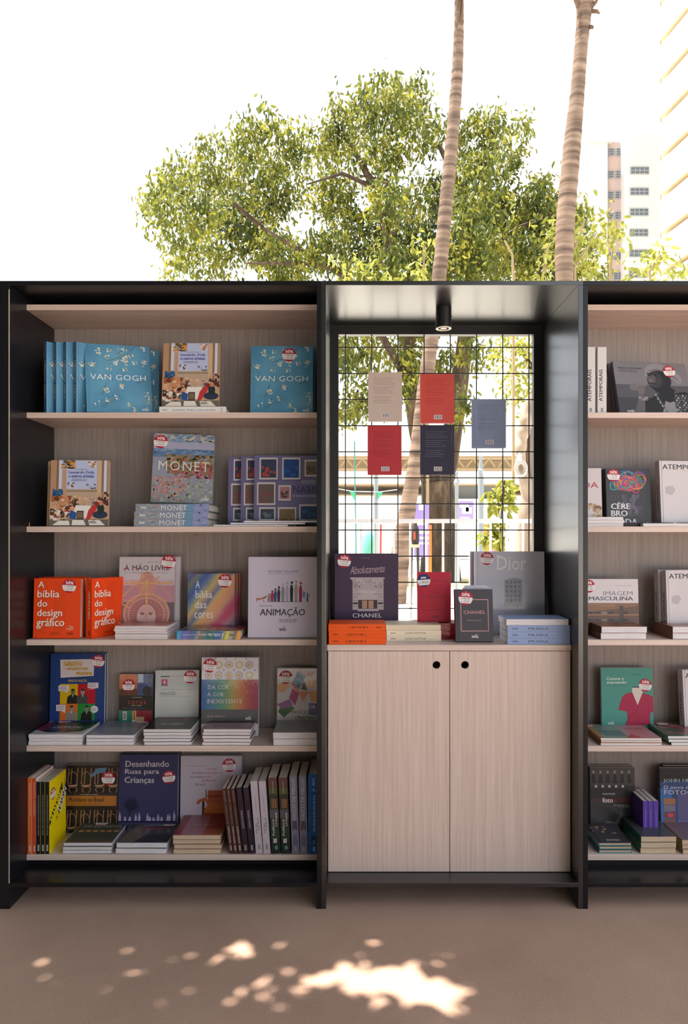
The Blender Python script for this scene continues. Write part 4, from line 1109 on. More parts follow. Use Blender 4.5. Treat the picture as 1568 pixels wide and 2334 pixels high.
rs.t('e8e4ec', 'A bíblia das cores', .26, .3, .65, .7, serif=True).t('e8e4ec', 'Laura Perryman', .7, .35, .91, .55, serif=True).t('2a2a30', 'senac', .1, .35, .18, .6, .02)
BT_('rainbow', .176, .226, .03, '5a6894', spine='5a5fa4', back='b8406c', art=ra, sart=rs, wrap=True, front_mat=diagonal_mat('rainbow_cover', RAIN))

# --- white animation manual
an = Art().t('6a6490', 'RICHARD WILLIAMS', .29, .805, .72, .835, .004).lines('7a7498', .29, .785, .72, .798, 1, 3)
an.poly('b46a3c', [(.11, .49), (.25, .485), (.28, .53), (.26, .52), (.13, .465)]).line('7a4a2c', .002, [(.12, .47), (.13, .44)]).line('7a4a2c', .002, [(.22, .47), (.23, .44)])
r_ = random.Random(4)
for i, (u, h_, c) in enumerate(((.3, .1, '8a8890'), (.345, .14, 'b03440'), (.39, .17, '3c5290'), (.44, .2, '3a3848'), (.5, .24, '8c88a0'), (.56, .26, 'aaa6bc'), (.625, .27, '24202c'), (.69, .28, '9c968c'), (.755, .26, 'a02848'))):
    an.poly(c, [(u - .018, .445), (u + .018, .445), (u + .024, .445 + h_ * .6), (u + .012, .445 + h_ * .78), (u - .012, .445 + h_ * .78), (u - .024, .445 + h_ * .55)]).e(c if i != 4 else 'b4b0c4', u + .004, .445 + h_ * .88, .017, .018, 10)
    an.line('4a4658', .0014, [(u - .03, .445), (u + .035, .445)])
an.poly('7c90c8', [(.77, .5), (.82, .49), (.83, .56), (.79, .58)]).poly('2c5c64', [(.84, .445), (.87, .445), (.865, .55), (.85, .56)]).line('3a6a70', .002, [(.86, .53), (.9, .525)])
an.t('6a6480', 'manual de', .165, .385, .35, .405, 0, .2).t('38324a', 'ANIMAÇÃO', .17, .255, .82, .375, .012, .08).lines('6c6684', .45, .185, .78, .235, 3, 8).logo('2a2634', .45, .085, .55, .14)
BT_('animation', .25, .29, .03, 'cfc8dc', spine='c2bcc8', art=an)

# --- comic-style architecture book
ga = Art().poly('2c2430', [(.185, .64), (.8, .668), (.81, .928), (.17, .92)]).poly('dccfd2', [(.19, .645), (.795, .675), (.805, .922), (.175, .914)])
ga.t('7a5a14', 'GIBIZÃO', .245, .82, .58, .895, .03, .25).t('e0b020', 'GIBIZÃO', .24, .824, .575, .899, .022, .25).t('7a5a14', 'ARQUITETURA', .295, .75, .69, .8, .03, .25).t('dcae24', 'ARQUITETURA', .29, .753, .685, .803, .022, .25).t('7a5a14', 'MODERNA', .47, .685, .765, .735, .03, .25).t('dcae24', 'MODERNA', .465, .688, .76, .738, .022, .25).t('8a6a24', 'DA', .24, .775, .285, .795)
ga.t('d8b048', 'MARCIO MAZZA', .325, .585, .67, .622, .016, .2)
for u0, u1, v0, v1, c in ((.185, .51, .265, .555, 'd8b010'), (.51, .83, .265, .555, 'b81426'), (.185, .51, -.0, .265, 'd8702a'), (.51, .83, .0, .265, '238a3c')): ga.r(c, u0, max(v0, .02), u1, v1)
for u, v, s_, c1, c2 in ((.42, .265, 1, '26221f', '6c645e'), (.6, .265, 1, '4a4848', '9a928c'), (.4, .02, 1, '8d8580', '8f8a86'), (.68, .02, 1.05, '24201e', '8c7c74')):
    ga.poly(c1, [(u - .11, v), (u + .1, v), (u + .09, v + .11), (u + .04, v + .135), (u - .04, v + .135), (u - .1, v + .1)]).e(c2, u, v + .175, .038, .04).poly('dcd6d2', [(u - .012, v + .135), (u + .012, v + .135), (u, v + .09)]).e('2c2624', u, v + .205, .036, .015)
for u0, v0, u1, v1 in ((.155, .45, .345, .535), (.69, .495, .885, .575), (.12, .16, .29, .25)):
    ga.r('e4dade', u0, v0, u1, v1).poly('e4dade', [(u0 + .1, v0), (u0 + .16, v0), (u0 + .17 if u0 < .6 else u0 - .01, v0 - .03)]).lines('54484c', u0 + .012, v0 + .01, u1 - .012, v1 - .01, 4, int(u0 * 50))
ga.e('e4dade', .82, .185, .07, .052).poly('e4dade', [(.79, .15), (.83, .14), (.78, .125)]).lines('54484c', .765, .165, .875, .205, 2, 7)
remap(ga, 0.125, 0.875)
BT_('comic', .208, .294, .012, '24407e', hard=False, art=ga)
BT_('comic2', .208, .294, .012, '5c6a80', hard=False)
# --- stacked paperbacks
BT_('swirl_flat', .19, .205, .0128, 'cfd0d2', hard=False, pages=PAPER_W, wrap=True, art=Art().poly('30343c', [(0, .3), (.25, .14), (.6, .1), (.9, .2), (1, .5), (1, .95), (.2, .98), (0, .8)]).poly('7a2c54', [(0, .3), (.15, .2), (.22, .4), (.1, .9), (0, .8)]).poly('2f6a4c', [(.7, .2), (1, .5), (1, .75), (.75, .4)]).t('c8ccd4', 'DESIGN', .25, .4, .8, .55, .02, .2).t('a8aab4', 'para quem não é', .3, .3, .7, .36))
BT_('grey_flat', .168, .205, .0118, '8f95a4', hard=False, pages=PAPER_W, wrap=True, art=Art().r('747c92', .0, .5, 1, 1).t('b8707c', 'design gráfico', .2, .18, .75, .26).t('c8ccd8', 'fotografia', .05, .05, .35, .1))
BT_('dark_flat', .168, .205, .0112, '2a2422', hard=False, pages=PAPER_W, wrap=True, art=Art().r('40262a', .2, .45, .8, .9).dabs(rdabs(['7c3a2a', '9c4a24', '5a2830'], .1, .6, .9, .95, 24, .08, .06, 4)).t('c8c0c0', 'cor e espaço', .25, .25, .75, .4, .01, .2))
BT_('maroon_flat', .17, .205, .0112, '5a2434', hard=False, pages=PAPER_W, wrap=True, art=Art().r('a8949c', 0, 0, 1, .42).lines('6a4a54', .15, .1, .85, .34, 5, 3).t('d8ccd0', 'cor', .72, .75, .88, .85))
BT_('silver_flat', .155, .19, .0225, 'aaa6ac', spine='b4b0b4', hard=False, pages=PAPER_W, wrap=True)

# --- houses in colour
ca = Art().r('c06030', 0, .6, .54, 1).r('5a3020', 0, .6, .54, .72).r('3c5080', .54, .6, 1, 1).r('a8b8cc', .56, .84, .72, 1).e('2c2a30', .84, .68, .14, .1).r('1c1a1c', 0, .32, 1, .6).t('b84a34', 'cores', .27, .44, .8, .5, -.005, space=1.2).t('b09060', 'em casa', .38, .395, .68, .425).t('d8d4d0', 'ALAN WESTGATE', .38, .555, .68, .57, .01).lines('3c86b8', .12, .35, .92, .365, 1, 3)
ca.r('2c7a5c', 0, 0, .4, .32).r('c8ccc8', .12, .14, .24, .3).r('8a8c88', .14, .16, .22, .28).r('8a1c2c', .4, 0, 1, .32).r('c8b078', .41, .12, .45, .32).r('c8b078', .48, .12, .52, .32).r('d8d0d4', .4, 0, .5, .14).r('b89a74', .52, .02, .76, .2)
remap(ca, 0.06, 0.94)
BT_('houses', .128, .215, .013, '1c1a1c', hard=False, art=ca, wrap=True)
aa = Art().line('4a4a50', .001, [(.12, .905), (.9, .905)]).line('2a2a30', .004, [(.12, .9), (.32, .9)]).r('b83878', .14, .77, .28, .855).r('5a5560', .14, .745, .28, .77).t('f4f0f4', 'A', .185, .785, .235, .84, .02).t('d8d4dc', 'CAD', .18, .75, .24, .764).line('6a6a70', .001, [(.12, .69), (.85, .69)]).t('4a4c54', 'AutoCAD', .12, .6, .47, .655, -.004).t('8a8c94', 'Projetos em 2D e recursos adicionais', .12, .565, .84, .585).t('a8aab0', 'Rosa de Lourdes Freitas', .12, .515, .5, .53)
BT_('cad', .165, .232, .02, 'b9bdbd', hard=False, spine='9aa0a0', art=aa, wrap=True)
da = Art().r('d2ccd2', 0, .72, 1, 1).r('d2ccd2', 0, 0, 1, .16)
for i, u in enumerate((.12, .3, .48, .66, .84)):
    c = ['8a5a70', '4a4440', 'a06a58', '4c4a44', '3a3834'][i]
    for v, pet in ((.775, i != 4), (.905, i in (2, 4, 0))):
        if pet: da.dabs([(c, [(u + .025 * math.cos(a_), v + .018 * math.sin(a_)), (u + .072 * math.cos(a_ + .08), v + .052 * math.sin(a_ + .08)), (u + .072 * math.cos(a_ - .08), v + .052 * math.sin(a_ - .08))]) for a_ in [j * .393 for j in range(16)]]).e('c89830', u, v, .025, .018, 12)
        else: da.ring('b8ac4c', u, v, .065, .047, .3)
    da.ring('5a70a8', u + .09, .84, .018, .013, .5, 10).ring('5a7c90', u - .06, .985, .014, .01, .5, 10)
BAND = []
for i, c in enumerate(['3c62a0', '44749c', '4c8090', '568a80', '70946c', 'a89458', 'b8804c', 'b0604c', 'a04858', '96405c']): BAND.append(tuple(int(c[k_:k_ + 2], 16) for k_ in (0, 2, 4)))
for i in range(54):
    f_ = i / 53 * 9; k_ = min(int(f_), 8); f_ -= k_
    da.r('%02x%02x%02x' % tuple(int(p + (q - p) * f_) for p, q in zip(BAND[k_], BAND[k_ + 1])), i / 54, .34, (i + 1) / 54, .72)
da.r('56585c', 0, .16, 1, .34).t('e4e0e4', 'DA COR', .11, .6, .49, .65, -.008, serif=True).t('e0dce0', 'À COR', .1, .51, .4, .565, -.008, serif=True).t('dcd8dc', 'INEXISTENTE', .1, .42, .72, .47, -.008, serif=True).t('b8a0a4', 'ISRAEL PEDROSA', .1, .243, .42, .265, serif=True).logo('e8e8ec', .78, .21, .88, .265).ring('c88c50', .08, .09, .06, .05, .3).ring('5a70a8', .92, .05, .04, .03, .4)
BT_('colour_theory', .212, .29, .026, 'd2ccd2', spine='b8b4ba', art=da, wrap=True)
pa = Art().poly('2f64a8', [(.4, .78), (.47, .95), (.66, .85), (.6, .72), (.5, .62)]).poly('1f7c9c', [(.36, .72), (.42, .84), (.6, .82), (.52, .6)]).poly('a02c6c', [(.28, .44), (.36, .62), (.52, .52), (.42, .3)]).poly('d07038', [(.32, .7), (.52, .52), (.5, .6), (.36, .73)]).poly('cc9868', [(.03, .55), (.0, .7), (.2, .72), (.3, .66), (.16, .54)]).poly('2f6a3c', [(.02, .18), (.14, .34), (.42, .25), (.16, .07)]).poly('8a5c90', [(0, .32), (.3, .42), (.38, .28), (.1, .24)]).poly('d89a48', [(.8, .36), (.74, .56), (1, .58), (1, .38)]).poly('d4a878', [(.7, .62), (.72, .76), (.96, .78), (.84, .64)]).poly('403c40', [(.56, .6), (.7, .58), (.66, .74), (.6, .76)]).poly('c87444', [(.5, .56), (.76, .56), (.6, .38)]).r('2c4890', .74, .12, 1, .34).poly('c86878', [(.66, .86), (.7, .94), (.9, .94), (.8, .84)])
pa.t('e8e4f0', 'A COR', .58, .24, .9, .3, 0).t('34323a', 'NO PROCESSO', .1, .14, .9, .2, 0).t('34323a', 'CRIATIVO', .42, .04, .9, .1, 0)
remap(pa, 0.17, 0.83)
BT_('creative', .163, .24, .014, 'c4c0c6', hard=False, art=pa, wrap=True)

# --- bottom shelf
BT_('orange_line', .15, .27, .0152, 'ecd6cc', spine='e06a2c', hard=False, sart=Art().line('f0b088', .001, [(.02, .2), (.5, .8)]).t('f0d4c0', 'DESIGN E LINGUAGEM', .5, .3, .93, .6).t('f6ece4', 'senac', .03, .3, .11, .65, .02))
BT_('red_line', .15, .268, .0148, 'e4d0c8', spine='d2502e', hard=False, art=Art().t('3c3234', 'quatro', .1, .85, .7, .92, 0), sart=Art().t('f0d0c0', 'DESIGN E CULTURA', .5, .3, .95, .62).t('f6ece4', 'senac', .03, .3, .11, .65, .02))
ya = Art().poly('1c1c1e', [(0, .38), (.0, .46), (.78, .86), (.78, .74), (.06, .4)]).t('f2dc14', 'BRANDING', .0, .52, .8, .66, .03, 0, rot=.84).poly('1c1c1e', [(.55, .42), (.52, .52), (1, .82), (1, .68)]).t('f4f0e0', 'DESIGN', .48, .54, 1.06, .68, .03, rot=.88).t('1c1c1e', 'X', .38, .38, .5, .44, .02, rot=.5)
for i in range(4): ya.line('2a2a20', .0012, [(.72 + i * .06, .7 + i * .03), (.95, .86 + i * .025)])
BT_('yellow_brand', .148, .256, .0155, 'f0d400', spine='1a1b1e', hard=False, art=ya, sart=Art().t('b8b4b0', 'BRANDING + DESIGN  A ESTRATÉGIA NA CRIAÇÃO DE IDENTIDADES DE MARCA', .26, .32, .82, .66, .008).t('f4f0f0', 'senac', .04, .28, .13, .68, .02))
ch_ = Art().r('221a18', 0, 0, 1, 1)
for row, v0 in ((0, .62), (1, .0)):
    for i in range(4):
        u = .02 + i * .27
        for du in (-.06, .0, .12): ch_.line('a87c5c', .0034, [(u + .07 + du, v0 + .34), (u + .06 + du, v0 + .2), (u + .055 + du, v0 + .1)])
        ch_.p.append(('ring', '9c7454', u + .09, v0 + .17, .1, .12, .1, 22)); ch_.line('c09470', .005, [(u, v0 + .075), (u + .19, v0 + .085)]).p.append(('ring', 'b48a68', u + .1, v0 + .02, .09, .05, .16, 18))
ch_.poly('5a7ea0', [(.45, .84), (.6, .96), (.8, .97), (.76, .9), (.6, .88), (.5, .82)]).r('221a18', 0, .55, 1, .6).r('b8742c', 0, .4, 1, .55).r('3c3230', 0, .55, 1, .585).t('c8beb4', 'M. ANGÉLICA SANTI', .28, .56, .62, .58, 0, serif=True).t('2a1c14', 'Mobiliário no Brasil', .05, .46, .74, .525, .02).lines('6a4420', .1, .415, .74, .44, 1, 5)
BT_('chairs', .19, .252, .02, '221a18', hard=False, art=ch_, wrap=True)
de = Art()
for txt, u0, u1, v0, v1 in (('Desenhando', .11, .845, .83, .915), ('Ruas para', .105, .68, .71, .8), ('Crianças', .1, .6, .585, .69)): de.t('c9c3c8', txt, u0, v0, u1, v1, .02)
for i in range(16):
    a_ = i * 2 * math.pi / 16; de.poly('1c2240', [(.22 + .05 * math.cos(a_ + .5), .3 + .04 * math.sin(a_ + .5)), (.22 + .17 * math.cos(a_), .3 + .13 * math.sin(a_)), (.22 + .05 * math.cos(a_ - .5), .3 + .04 * math.sin(a_ - .5))])
de.e('1c2240', .22, .3, .09, .07).line('1c2240', .005, [(.2, .28), (.19, .09)]).r('1a1c3c', 0, .055, 1, .075)
for u, h_ in ((.03, .13), (.12, .06), (.2, .06), (.3, .1), (.36, .12), (.5, .11), (.54, .06), (.6, .05), (.68, .1), (.74, .06), (.84, .09), (.87, .1), (.95, .14)):
    de.poly('a8a0c0', [(u - .02, .078), (u + .02, .078), (u + .022, .078 + h_ * .5), (u + .01, .078 + h_ * .75), (u - .012, .078 + h_ * .75), (u - .02, .078 + h_ * .4)]).e('a8a0c0', u, .078 + h_ * .88, .011, .009, 8)
de.ring('a8a0c0', .66, .095, .025, .019, .2, 14).ring('a8a0c0', .74, .095, .025, .019, .2, 14)
remap(de, 0.1, 0.9)
BT_('streets', .224, .296, .028, '3a3a62', art=de)
mo = Art().t('3a3a40', 'Maria Cecilia Loschiavo dos Santos', .1, .845, .4, .857, .01)
for txt, u1, v0, v1, c in (('móvel', .6, .795, .83, 'b03c34'), ('moderno', .685, .735, .77, 'b03c34'), ('no', .5, .68, .705, 'b03c34'), ('Brasil', .585, .62, .655, 'b03c34')): mo.t(c, txt, .43, v0, u1, v1, -.004)
for txt, u0, v0, v1 in (('modern', .19, .735, .77), ('furniture', .16, .675, .71), ('in', .355, .62, .65), ('Brazil', .25, .56, .595)): mo.t('3c3a44', txt, u0, v0, .405, v1, -.004)
mo.r('2c2022', .415, .38, .43, .5).r('3a2822', .36, .08, .4, .36).poly('a8502c', [(.44, .4), (.46, .49), (.7, .49), (.86, .47), (.86, .3), (.48, .3)]).poly('8a3c20', [(.47, .38), (.86, .4), (.86, .43), (.45, .42)]).poly('b05c34', [(.26, .3), (.3, .35), (.42, .39), (.5, .3), (.46, .24), (.42, .33), (.34, .32), (.3, .28)]).poly('b4602e', [(.4, .22), (.48, .3), (.86, .3), (.9, .2), (.9, .1), (.38, .1)]).poly('8f4220', [(.38, .16), (.9, .15), (.88, .08), (.4, .09)])
remap(mo, 0.12, 0.88)
BT_('furniture', .232, .288, .02, 'c4bccc', hard=True, art=mo)
BT_('green_flat', .172, .19, .0125, '33403a', hard=False, pages=PAPER_W, wrap=True, art=Art().r('3f4a44', 0, .0, 1, 1).dabs([('c88c4c', [(.1 + i * .15, .5), (.2 + i * .15, .5), (.21 + i * .15, .57), (.11 + i * .15, .57)]) for i in range(6)]).t('b8b4a8', 'OS ESPAÇOS', .12, .7, .95, .82, .01).poly('c8b430', [(0, 0), (.012, 0), (.012, 1), (0, 1)]))
BT_('photo_flat', .18, .19, .019, '4a464c', hard=False, pages=PAPER_W, wrap=True, art=Art().poly('6e6258', [(0, .0), (.45, .0), (.55, 1), (.2, 1)]).r('8a3a48', .35, .62, .8, .72).poly('34323a', [(.3, 0), (1, 0), (1, .4), (.5, .35)]).r('7c8088', .3, .78, .75, .95))
BT_('red_flat', .168, .19, .0165, '8c3a3c', spine='5a3428', hard=False, pages=PAPER_T, wrap=True, art=Art().r('a06a78', .16, 0, .62, 1).r('a0523c', .62, .0, 1, .3).t('d8b8bc', 'design de interiores', .3, .45, .75, .52))
BT_('passive', .15, .232, .0135, '5a3426', spine='52322c', hard=False, sart=Art().t('d8ccc8', 'DESIGN PASSIVO', .16, .3, .42, .65, .015).t('b8a49c', '• Baixo consumo energético', .45, .35, .74, .6).t('c8bcb8', 'Miriam Gurgel', .8, .35, .97, .6).t('e0d8d8', 'senac', .05, .3, .13, .7, .02))
BT_('universal', .15, .236, .019, '3a2c3c', spine='362634', hard=False, sart=Art().t('a89cac', 'DESENHO UNIVERSAL', .38, .3, .66, .65, .015).t('6a5c6c', 'caminhos da acessibilidade', .8, .35, .97, .55).t('d0c8d4', 'senac', .05, .3, .13, .65, .02))
BT_('white_line', .16, .258, .0245, 'c8bcc8', spine='c4b8c4', hard=False, sart=Art().t('4a4450', 'MOBI', .28, .52, .42, .72, 0, serif=True).t('4a4450', 'LINEA', .32, .24, .5, .46, 0, serif=True).lines('6a6470', .58, .4, .84, .55, 1, 3).t('3a3440', 'senac', .06, .35, .13, .6, .02))
po = Art().r('3c3c34', 0, 0, 1, 1).r('6a4440', .86, 0, 1, 1).r('5c5c34', .78, 0, .87, 1).r('74452c', .6, .1, .72, .7).r('5c5c62', .47, 0, .58, 1).r('2c4438', .2, 0, .34, 1).r('26302c', 0, 0, .2, 1).t('e0dcdc', 'Polifonia', .24, .55, .46, .8, .01).t('e0dcdc', 'Urbana', .36, .2, .54, .45, .01).lines('a88868', .6, .2, .76, .8, 3, 3).t('c8c0b8', 'Adriana Levisky', .8, .4, .95, .58, .01).t('e8e8e8', 'senac', .14, .35, .2, .75, .02).e('5c8c84', .08, .45, .03, .2)
BT_('urban', .16, .27, .031, '3c3c34', hard=False, sart=po)
vm = Art().r('868098', 0, 0, 1, 1).poly('5a5468', [(.3, .15), (.32, .5), (.3, .85), (.42, .8), (.42, .2)]).t('d8d4e0', 'VASCO DE MELLO', .43, .3, .96, .72, -.008).e('706a82', .16, .5, .08, .3).t('c0bccc', 'senac', .04, .4, .1, .6, .02)
BT_('vasco', .17, .276, .0265, '868098', hard=False, sart=vm)
gb = Art().r('0e62b0', 0, 0, 1, 1)
for s_ in (.1, .32, .54, .76): gb.r('0a3c74', s_, 0, s_ + .008, 1)
gb.t('dce8f4', 'Guia Global de Desenho de Ruas', .28, .32, .74, .5, .005).t('dce8f4', 'NACTO', .86, .35, .95, .55, .01).e('0a3a70', .18, .4, .05, .3).ring('b8c8dc', .15, .4, .02, .1, .3).t('dce8f4', 'senac', .03, .3, .09, .5, .02).poly('dce8f4', [(.78, .35), (.83, .45), (.8, .5)])
BT_('blue_guide', .19, .282, .036, '0e62b0', sart=gb)

# --- niche
ab = Art().t('b8a8b8', 'Catherine Sichel', .42, .955, .55, .962).t('d2bcc4', 'Absolutamente', .24, .74, .79, .85, -.014, .35, space=.9, rot=.06)
ab.poly('b8a8ac', [(.24, .66), (.25, .68), (.78, .68), (.79, .66), (.75, .64), (.28, .64)]).r('b4a6ac', .28, .22, .77, .64).r('564a54', .38, .22, .66, .56).e('b4a6ac', .52, .5, .15, .085).r('c4b4b8', .38, .45, .66, .5).poly('bdafb4', [(.38, .44), (.66, .44), (.68, .36), (.36, .36)]).r('3c3440', .37, .235, .67, .36).r('b88c70', .43, .24, .51, .35).r('b88c70', .53, .24, .61, .35).r('2c2630', .51, .235, .53, .36).r('b4a6ac', .36, .2, .69, .235)
for v in (.27, .31, .35, .4, .44): ab.line('6a5e68', .0012, [(.285, v), (.37, v)]).line('6a5e68', .0012, [(.68, v), (.765, v)])
for u in (.325, .72): ab.r('3a323c', u - .04, .3, u + .04, .325).e('9c9096', u, .57, .035, .05, 12)
ab.dabs(rdabs(['8c8088', 'c8bcc0'], .3, .58, .76, .66, 30, .014, .012, 3)).t('e8dee6', 'CHANEL', .28, .11, .74, .17, .022, space=1.05)
remap(ab, .12, .865)
BT_('purple_deluxe', .242, .31, .036, '45324e', spine='2e2838', art=ab, wrap=True)
di = Art().t('f6f2f2', 'Dior', .3, .775, .74, .955, .0, serif=True)
di.r('9c9dab', .42, .36, .68, .66).e('9a9aa6', .56, .63, .12, .05).r('aaaab4', .4, .33, .7, .36)
for i in range(5):
    for j in range(4): di.r('686a78', .44 + j * .06, .39 + i * .055, .475 + j * .06, .425 + i * .055)
di.t('c8c6d0', 'for ever', .32, .14, .78, .28, -.02, .35)
BT_('silver_deluxe', .268, .318, .036, 'c6c6d6', spine='d0d0dc', art=di, wrap=True)
lo = Art().ring('6a2c40', .5, .5, 0.001, 0.001, .5)
for p_ in ([(.14, .24), (.14, .82)], [(.88, .24), (.88, .82)], [(.14, .82), (.88, .82)], [(.14, .24), (.88, .24)]): lo.line('5a2c3c', .0014, p_)
lo.t('6a2438', 'O universo', .36, .58, .68, .62, -.004, serif=True).t('7c2a40', 'Louboutin', .16, .48, .86, .55, -.004, serif=True).logo('3c1c28', .46, .08, .62, .14)
BT_('red_little', .126, .185, .019, 'c0203c', spine='b01f34', art=lo, wrap=True, sart=Art().t('6a1424', 'LOUBOUTIN', .3, .3, .6, .6, 0))
cn = Art()
for p_ in ([(.15, .2), (.15, .8)], [(.87, .2), (.87, .8)], [(.14, .8), (.88, .8)], [(.14, .2), (.88, .2)]): cn.line('c08a90', .0028, p_)
cn.t('c9848e', 'CHANEL', .22, .525, .8, .59, .02).t('b8a4a8', 'EMMA BAXTER-WRIGHT', .3, .395, .7, .41, .01).logo('f0e8ec', .42, .07, .6, .145)
BT_('dark_little', .136, .186, .026, '271620', spine='1a1118', art=cn, wrap=True)
def little_spine(txt, c, c2, u0, u1, serif=False): return Art().t(c, txt, u0, .3, u1, .68, 0, serif=serif).t(c, 'senac', .07, .36, .17, .6, .02).t(c2, 'LAIA FARRAN GRAVES', .76, .42, .92, .52)
BT_('hermes', .14, .2, .0232, 'f05a12', hard=False, pages=PAPER, wrap=False, sart=little_spine('HERMÈS', '4a2410', 'c04410', .3, .66, True))
BT_('vuitton', .14, .197, .0192, 'eadcc4', hard=False, pages=PAPER, wrap=False, sart=little_spine('LOUIS VUITTON', '3a3430', 'b8a890', .34, .72))
BT_('vuitton_top', .14, .197, .0192, 'b7adb0', spine='e2d2b8', hard=False, pages=PAPER, wrap=False)
BT_('prada', .14, .218, .0218, '93a6d2', hard=False, pages=PAPER_W, wrap=False, sart=little_spine('PRADA', '34405c', '6a7ca8', .33, .66, True))
def backart(c, ink, bars):
    a = Art()
    for v0, v1, n_ in ((.74, .9, 5), (.56, .72, 4), (.36, .52, 4)): a.lines(ink, .16, v0, .8, v1, n_, int(v0 * 100), .22)
    a.r('e4dce4', .4, .075, .64, .165).dabs([('26222a', [(.43 + i * .016, .085), (.438 + i * .016, .085), (.438 + i * .016, .155), (.43 + i * .016, .155)]) for i in range(12) if i % 5 != 3])
    return a
for nm, c, ink in (('hang_beige', 'd8c6bc', '9a8684'), ('hang_coral', 'e2564c', 'b03a3a'), ('hang_red', 'c43842', '8c2830'), ('hang_black', '332e48', '77738c'), ('hang_blue', '8c99c0', '5a668c')):
    BT_(nm, .135, .195, .018, c, hard=True, bart=backart(c, ink, 1), wrap=True)

# --- right bookcase
BT_('timeless_spine', .2, .236, .032, 'd6d2d4', spine='d8d4d4', sart=Art().t('26242a', 'ATEMPORAIS', .18, .45, .66, .85, .03).t('3a383c', 'senac', .02, .4, .08, .65, .02))
ti = Art().t('1c1a20', 'ATEMPORAIS', .06, .87, .95, .945, .02).t('c8a878', 'UMA PESQUISA', .42, .835, .9, .85).poly('b4aeb6', [(.1, .5), (.1, .6), (.25, .62), (.3, .55), (.22, .47)]).e('6a666c', .7, .72, .012, .008, 8).t('3a383e', 'HAYLEY EDWARDS-DUJARDIN', .05, .02, .5, .035)
BT_('timeless', .2, .24, .028, 'cdc8ce', spine='bab6be', art=ti, sart=Art().t('1c1a20', 'ATEMPORAIS', .2, .45, .66, .8, .02))
mh = Art().r('77757c', 0, .55, 1, 1).r('504e56', 0, .3, 1, .55).r('3e3c44', 0, 0, 1, .3).e('6a686e', .24, .5, .06, .07)
mh.poly('8a868c', [(.41, .72), (.42, .86), (.47, .94), (.56, .985), (.66, .97), (.76, .93), (.85, .84), (.91, .73), (.92, .64), (.86, .58), (.8, .66), (.7, .8)]).poly('716d74', [(.44, .83), (.58, .88), (.74, .84), (.86, .68), (.88, .62), (.8, .72), (.66, .8)])
mh.e('262329', .6, .64, .165, .2, 30).e('3c383c', .54, .66, .1, .16, 24).e('585254', .5, .68, .055, .1, 20).e('6c6668', .48, .64, .03, .035, 14).e('1c1a1e', .475, .745, .03, .014, 12).e('1c1a1e', .56, .745, .03, .014, 12).line('16141a', .004, [(.44, .78), (.5, .775), (.53, .76)]).e('1a181c', .49, .58, .045, .016, 14).e('534d50', .485, .565, .035, .01, 12)
mh.poly('1e1c22', [(.5, .5), (.52, .44), (.6, .36), (.74, .34), (.8, .46), (.74, .52)]).poly('1b191e', [(.2, 0), (.3, .2), (.42, .28), (.56, .38), (.78, .4), (.92, .44), (1, .4), (1, 0)])
mh.poly('5e585c', [(.2, .02), (.26, .2), (.285, .38), (.34, .38), (.36, .2), (.34, .02)]).e('6a6468', .33, .45, .055, .085, 16)
for u_, v_, a_ in ((.285, .54, .02), (.32, .56, .02), (.355, .56, .02), (.388, .54, .019)): mh.e('756f73', u_, v_, a_, .035, 12)
mh.poly('8a868a', [(.58, .02), (.64, .25), (.7, .22), (.76, .25), (.8, .02)])
mh.dabs([(c_, [(u_ + .016 * math.cos(a_), v_ + .023 * math.sin(a_)) for a_ in [q_ * math.pi / 4 for q_ in range(8)]]) for i_, (u_, v_, c_) in enumerate([(.52 + .012 * k_ + .01 * (k_ % 2), .36 - .035 * k_, ('8c888e', '5a565c')[k_ % 2]) for k_ in range(10)] + [(.3 + .03 * (k_ % 4), .3 - .035 * (k_ // 4), ('9a969c', '6a666c', '7c787e')[k_ % 3]) for k_ in range(8)] + [(.8 + .045 * (k_ % 5) - .02 * (k_ // 5 % 2), .36 - .045 * (k_ // 5), ('7c787e', '4a464c', '98949a', '605c62')[k_ % 4]) for k_ in range(38)])])
mh.t('2a282e', 'MODA E HISTÓRIA', .06, .855, .38, .89, .012).lines('48464c', .07, .79, .38, .84, 2, 3).logo('e8e4e8', .1, .02, .2, .07)
BT_('fashion', .29, .206, .016, '66646c', spine='3a383e', hard=True, art=mh)
BT_('corset', .122, .216, .016, 'd8ced2', hard=False, art=Art().t('b03040', 'VIDA', .1, .66, .9, .76, 0).dabs(rdabs(['c8ae90', 'a8886c', 'd8c4ac', '8a6a54'], .35, .05, 1, .4, 34, .09, .05, 4)))
br = Art().e('8a4a6c', .52, .74, .3, .14, 24)
for s_, c in enumerate(['c8483c', '2f8a9c', 'd8743c', '3c9a5c', '7a4a9c', 'c03c6c', '2f5ca8', 'd84a3c', '2fa0a8', 'e08a4c'] * 4):
    r_ = random.Random(s_); u, v, th = r_.uniform(.22, .75), r_.uniform(.62, .9), r_.uniform(0, 6.3); pts_ = [(u, v)]; kk_ = r_.choice((-1, 1)) * r_.uniform(.08, .36)
    for j_ in range(16): u += .022 * math.cos(th); v += .016 * math.sin(th); th += kk_; pts_.append((min(max(u, .1), .95), min(max(v, .56), .95)))
    br.line(c, .0042, pts_)
br.dabs(rdabs(['5c5468', '443e50'], .35, .2, .8, .55, 20, .06, .08, 3)).t('dcd8dc', 'CÉRE', .1, .3, .52, .42, .04).t('dcd8dc', 'BRO', .1, .175, .46, .275, .04).t('dcd8dc', 'MODA', .1, .02, .68, .13, .04).t('6a6670', 'DA', .52, .175, .72, .26, -.01).t('5a5660', 'ON', .1, .44, .34, .54, -.01).logo('e8e4e8', .8, .02, .95, .08)
BT_('brain', .164, .216, .014, '2c2830', hard=False, art=br, wrap=True)
BT_('white_flat', .166, .18, .011, 'd8d4d6', hard=False, pages=PAPER_W)
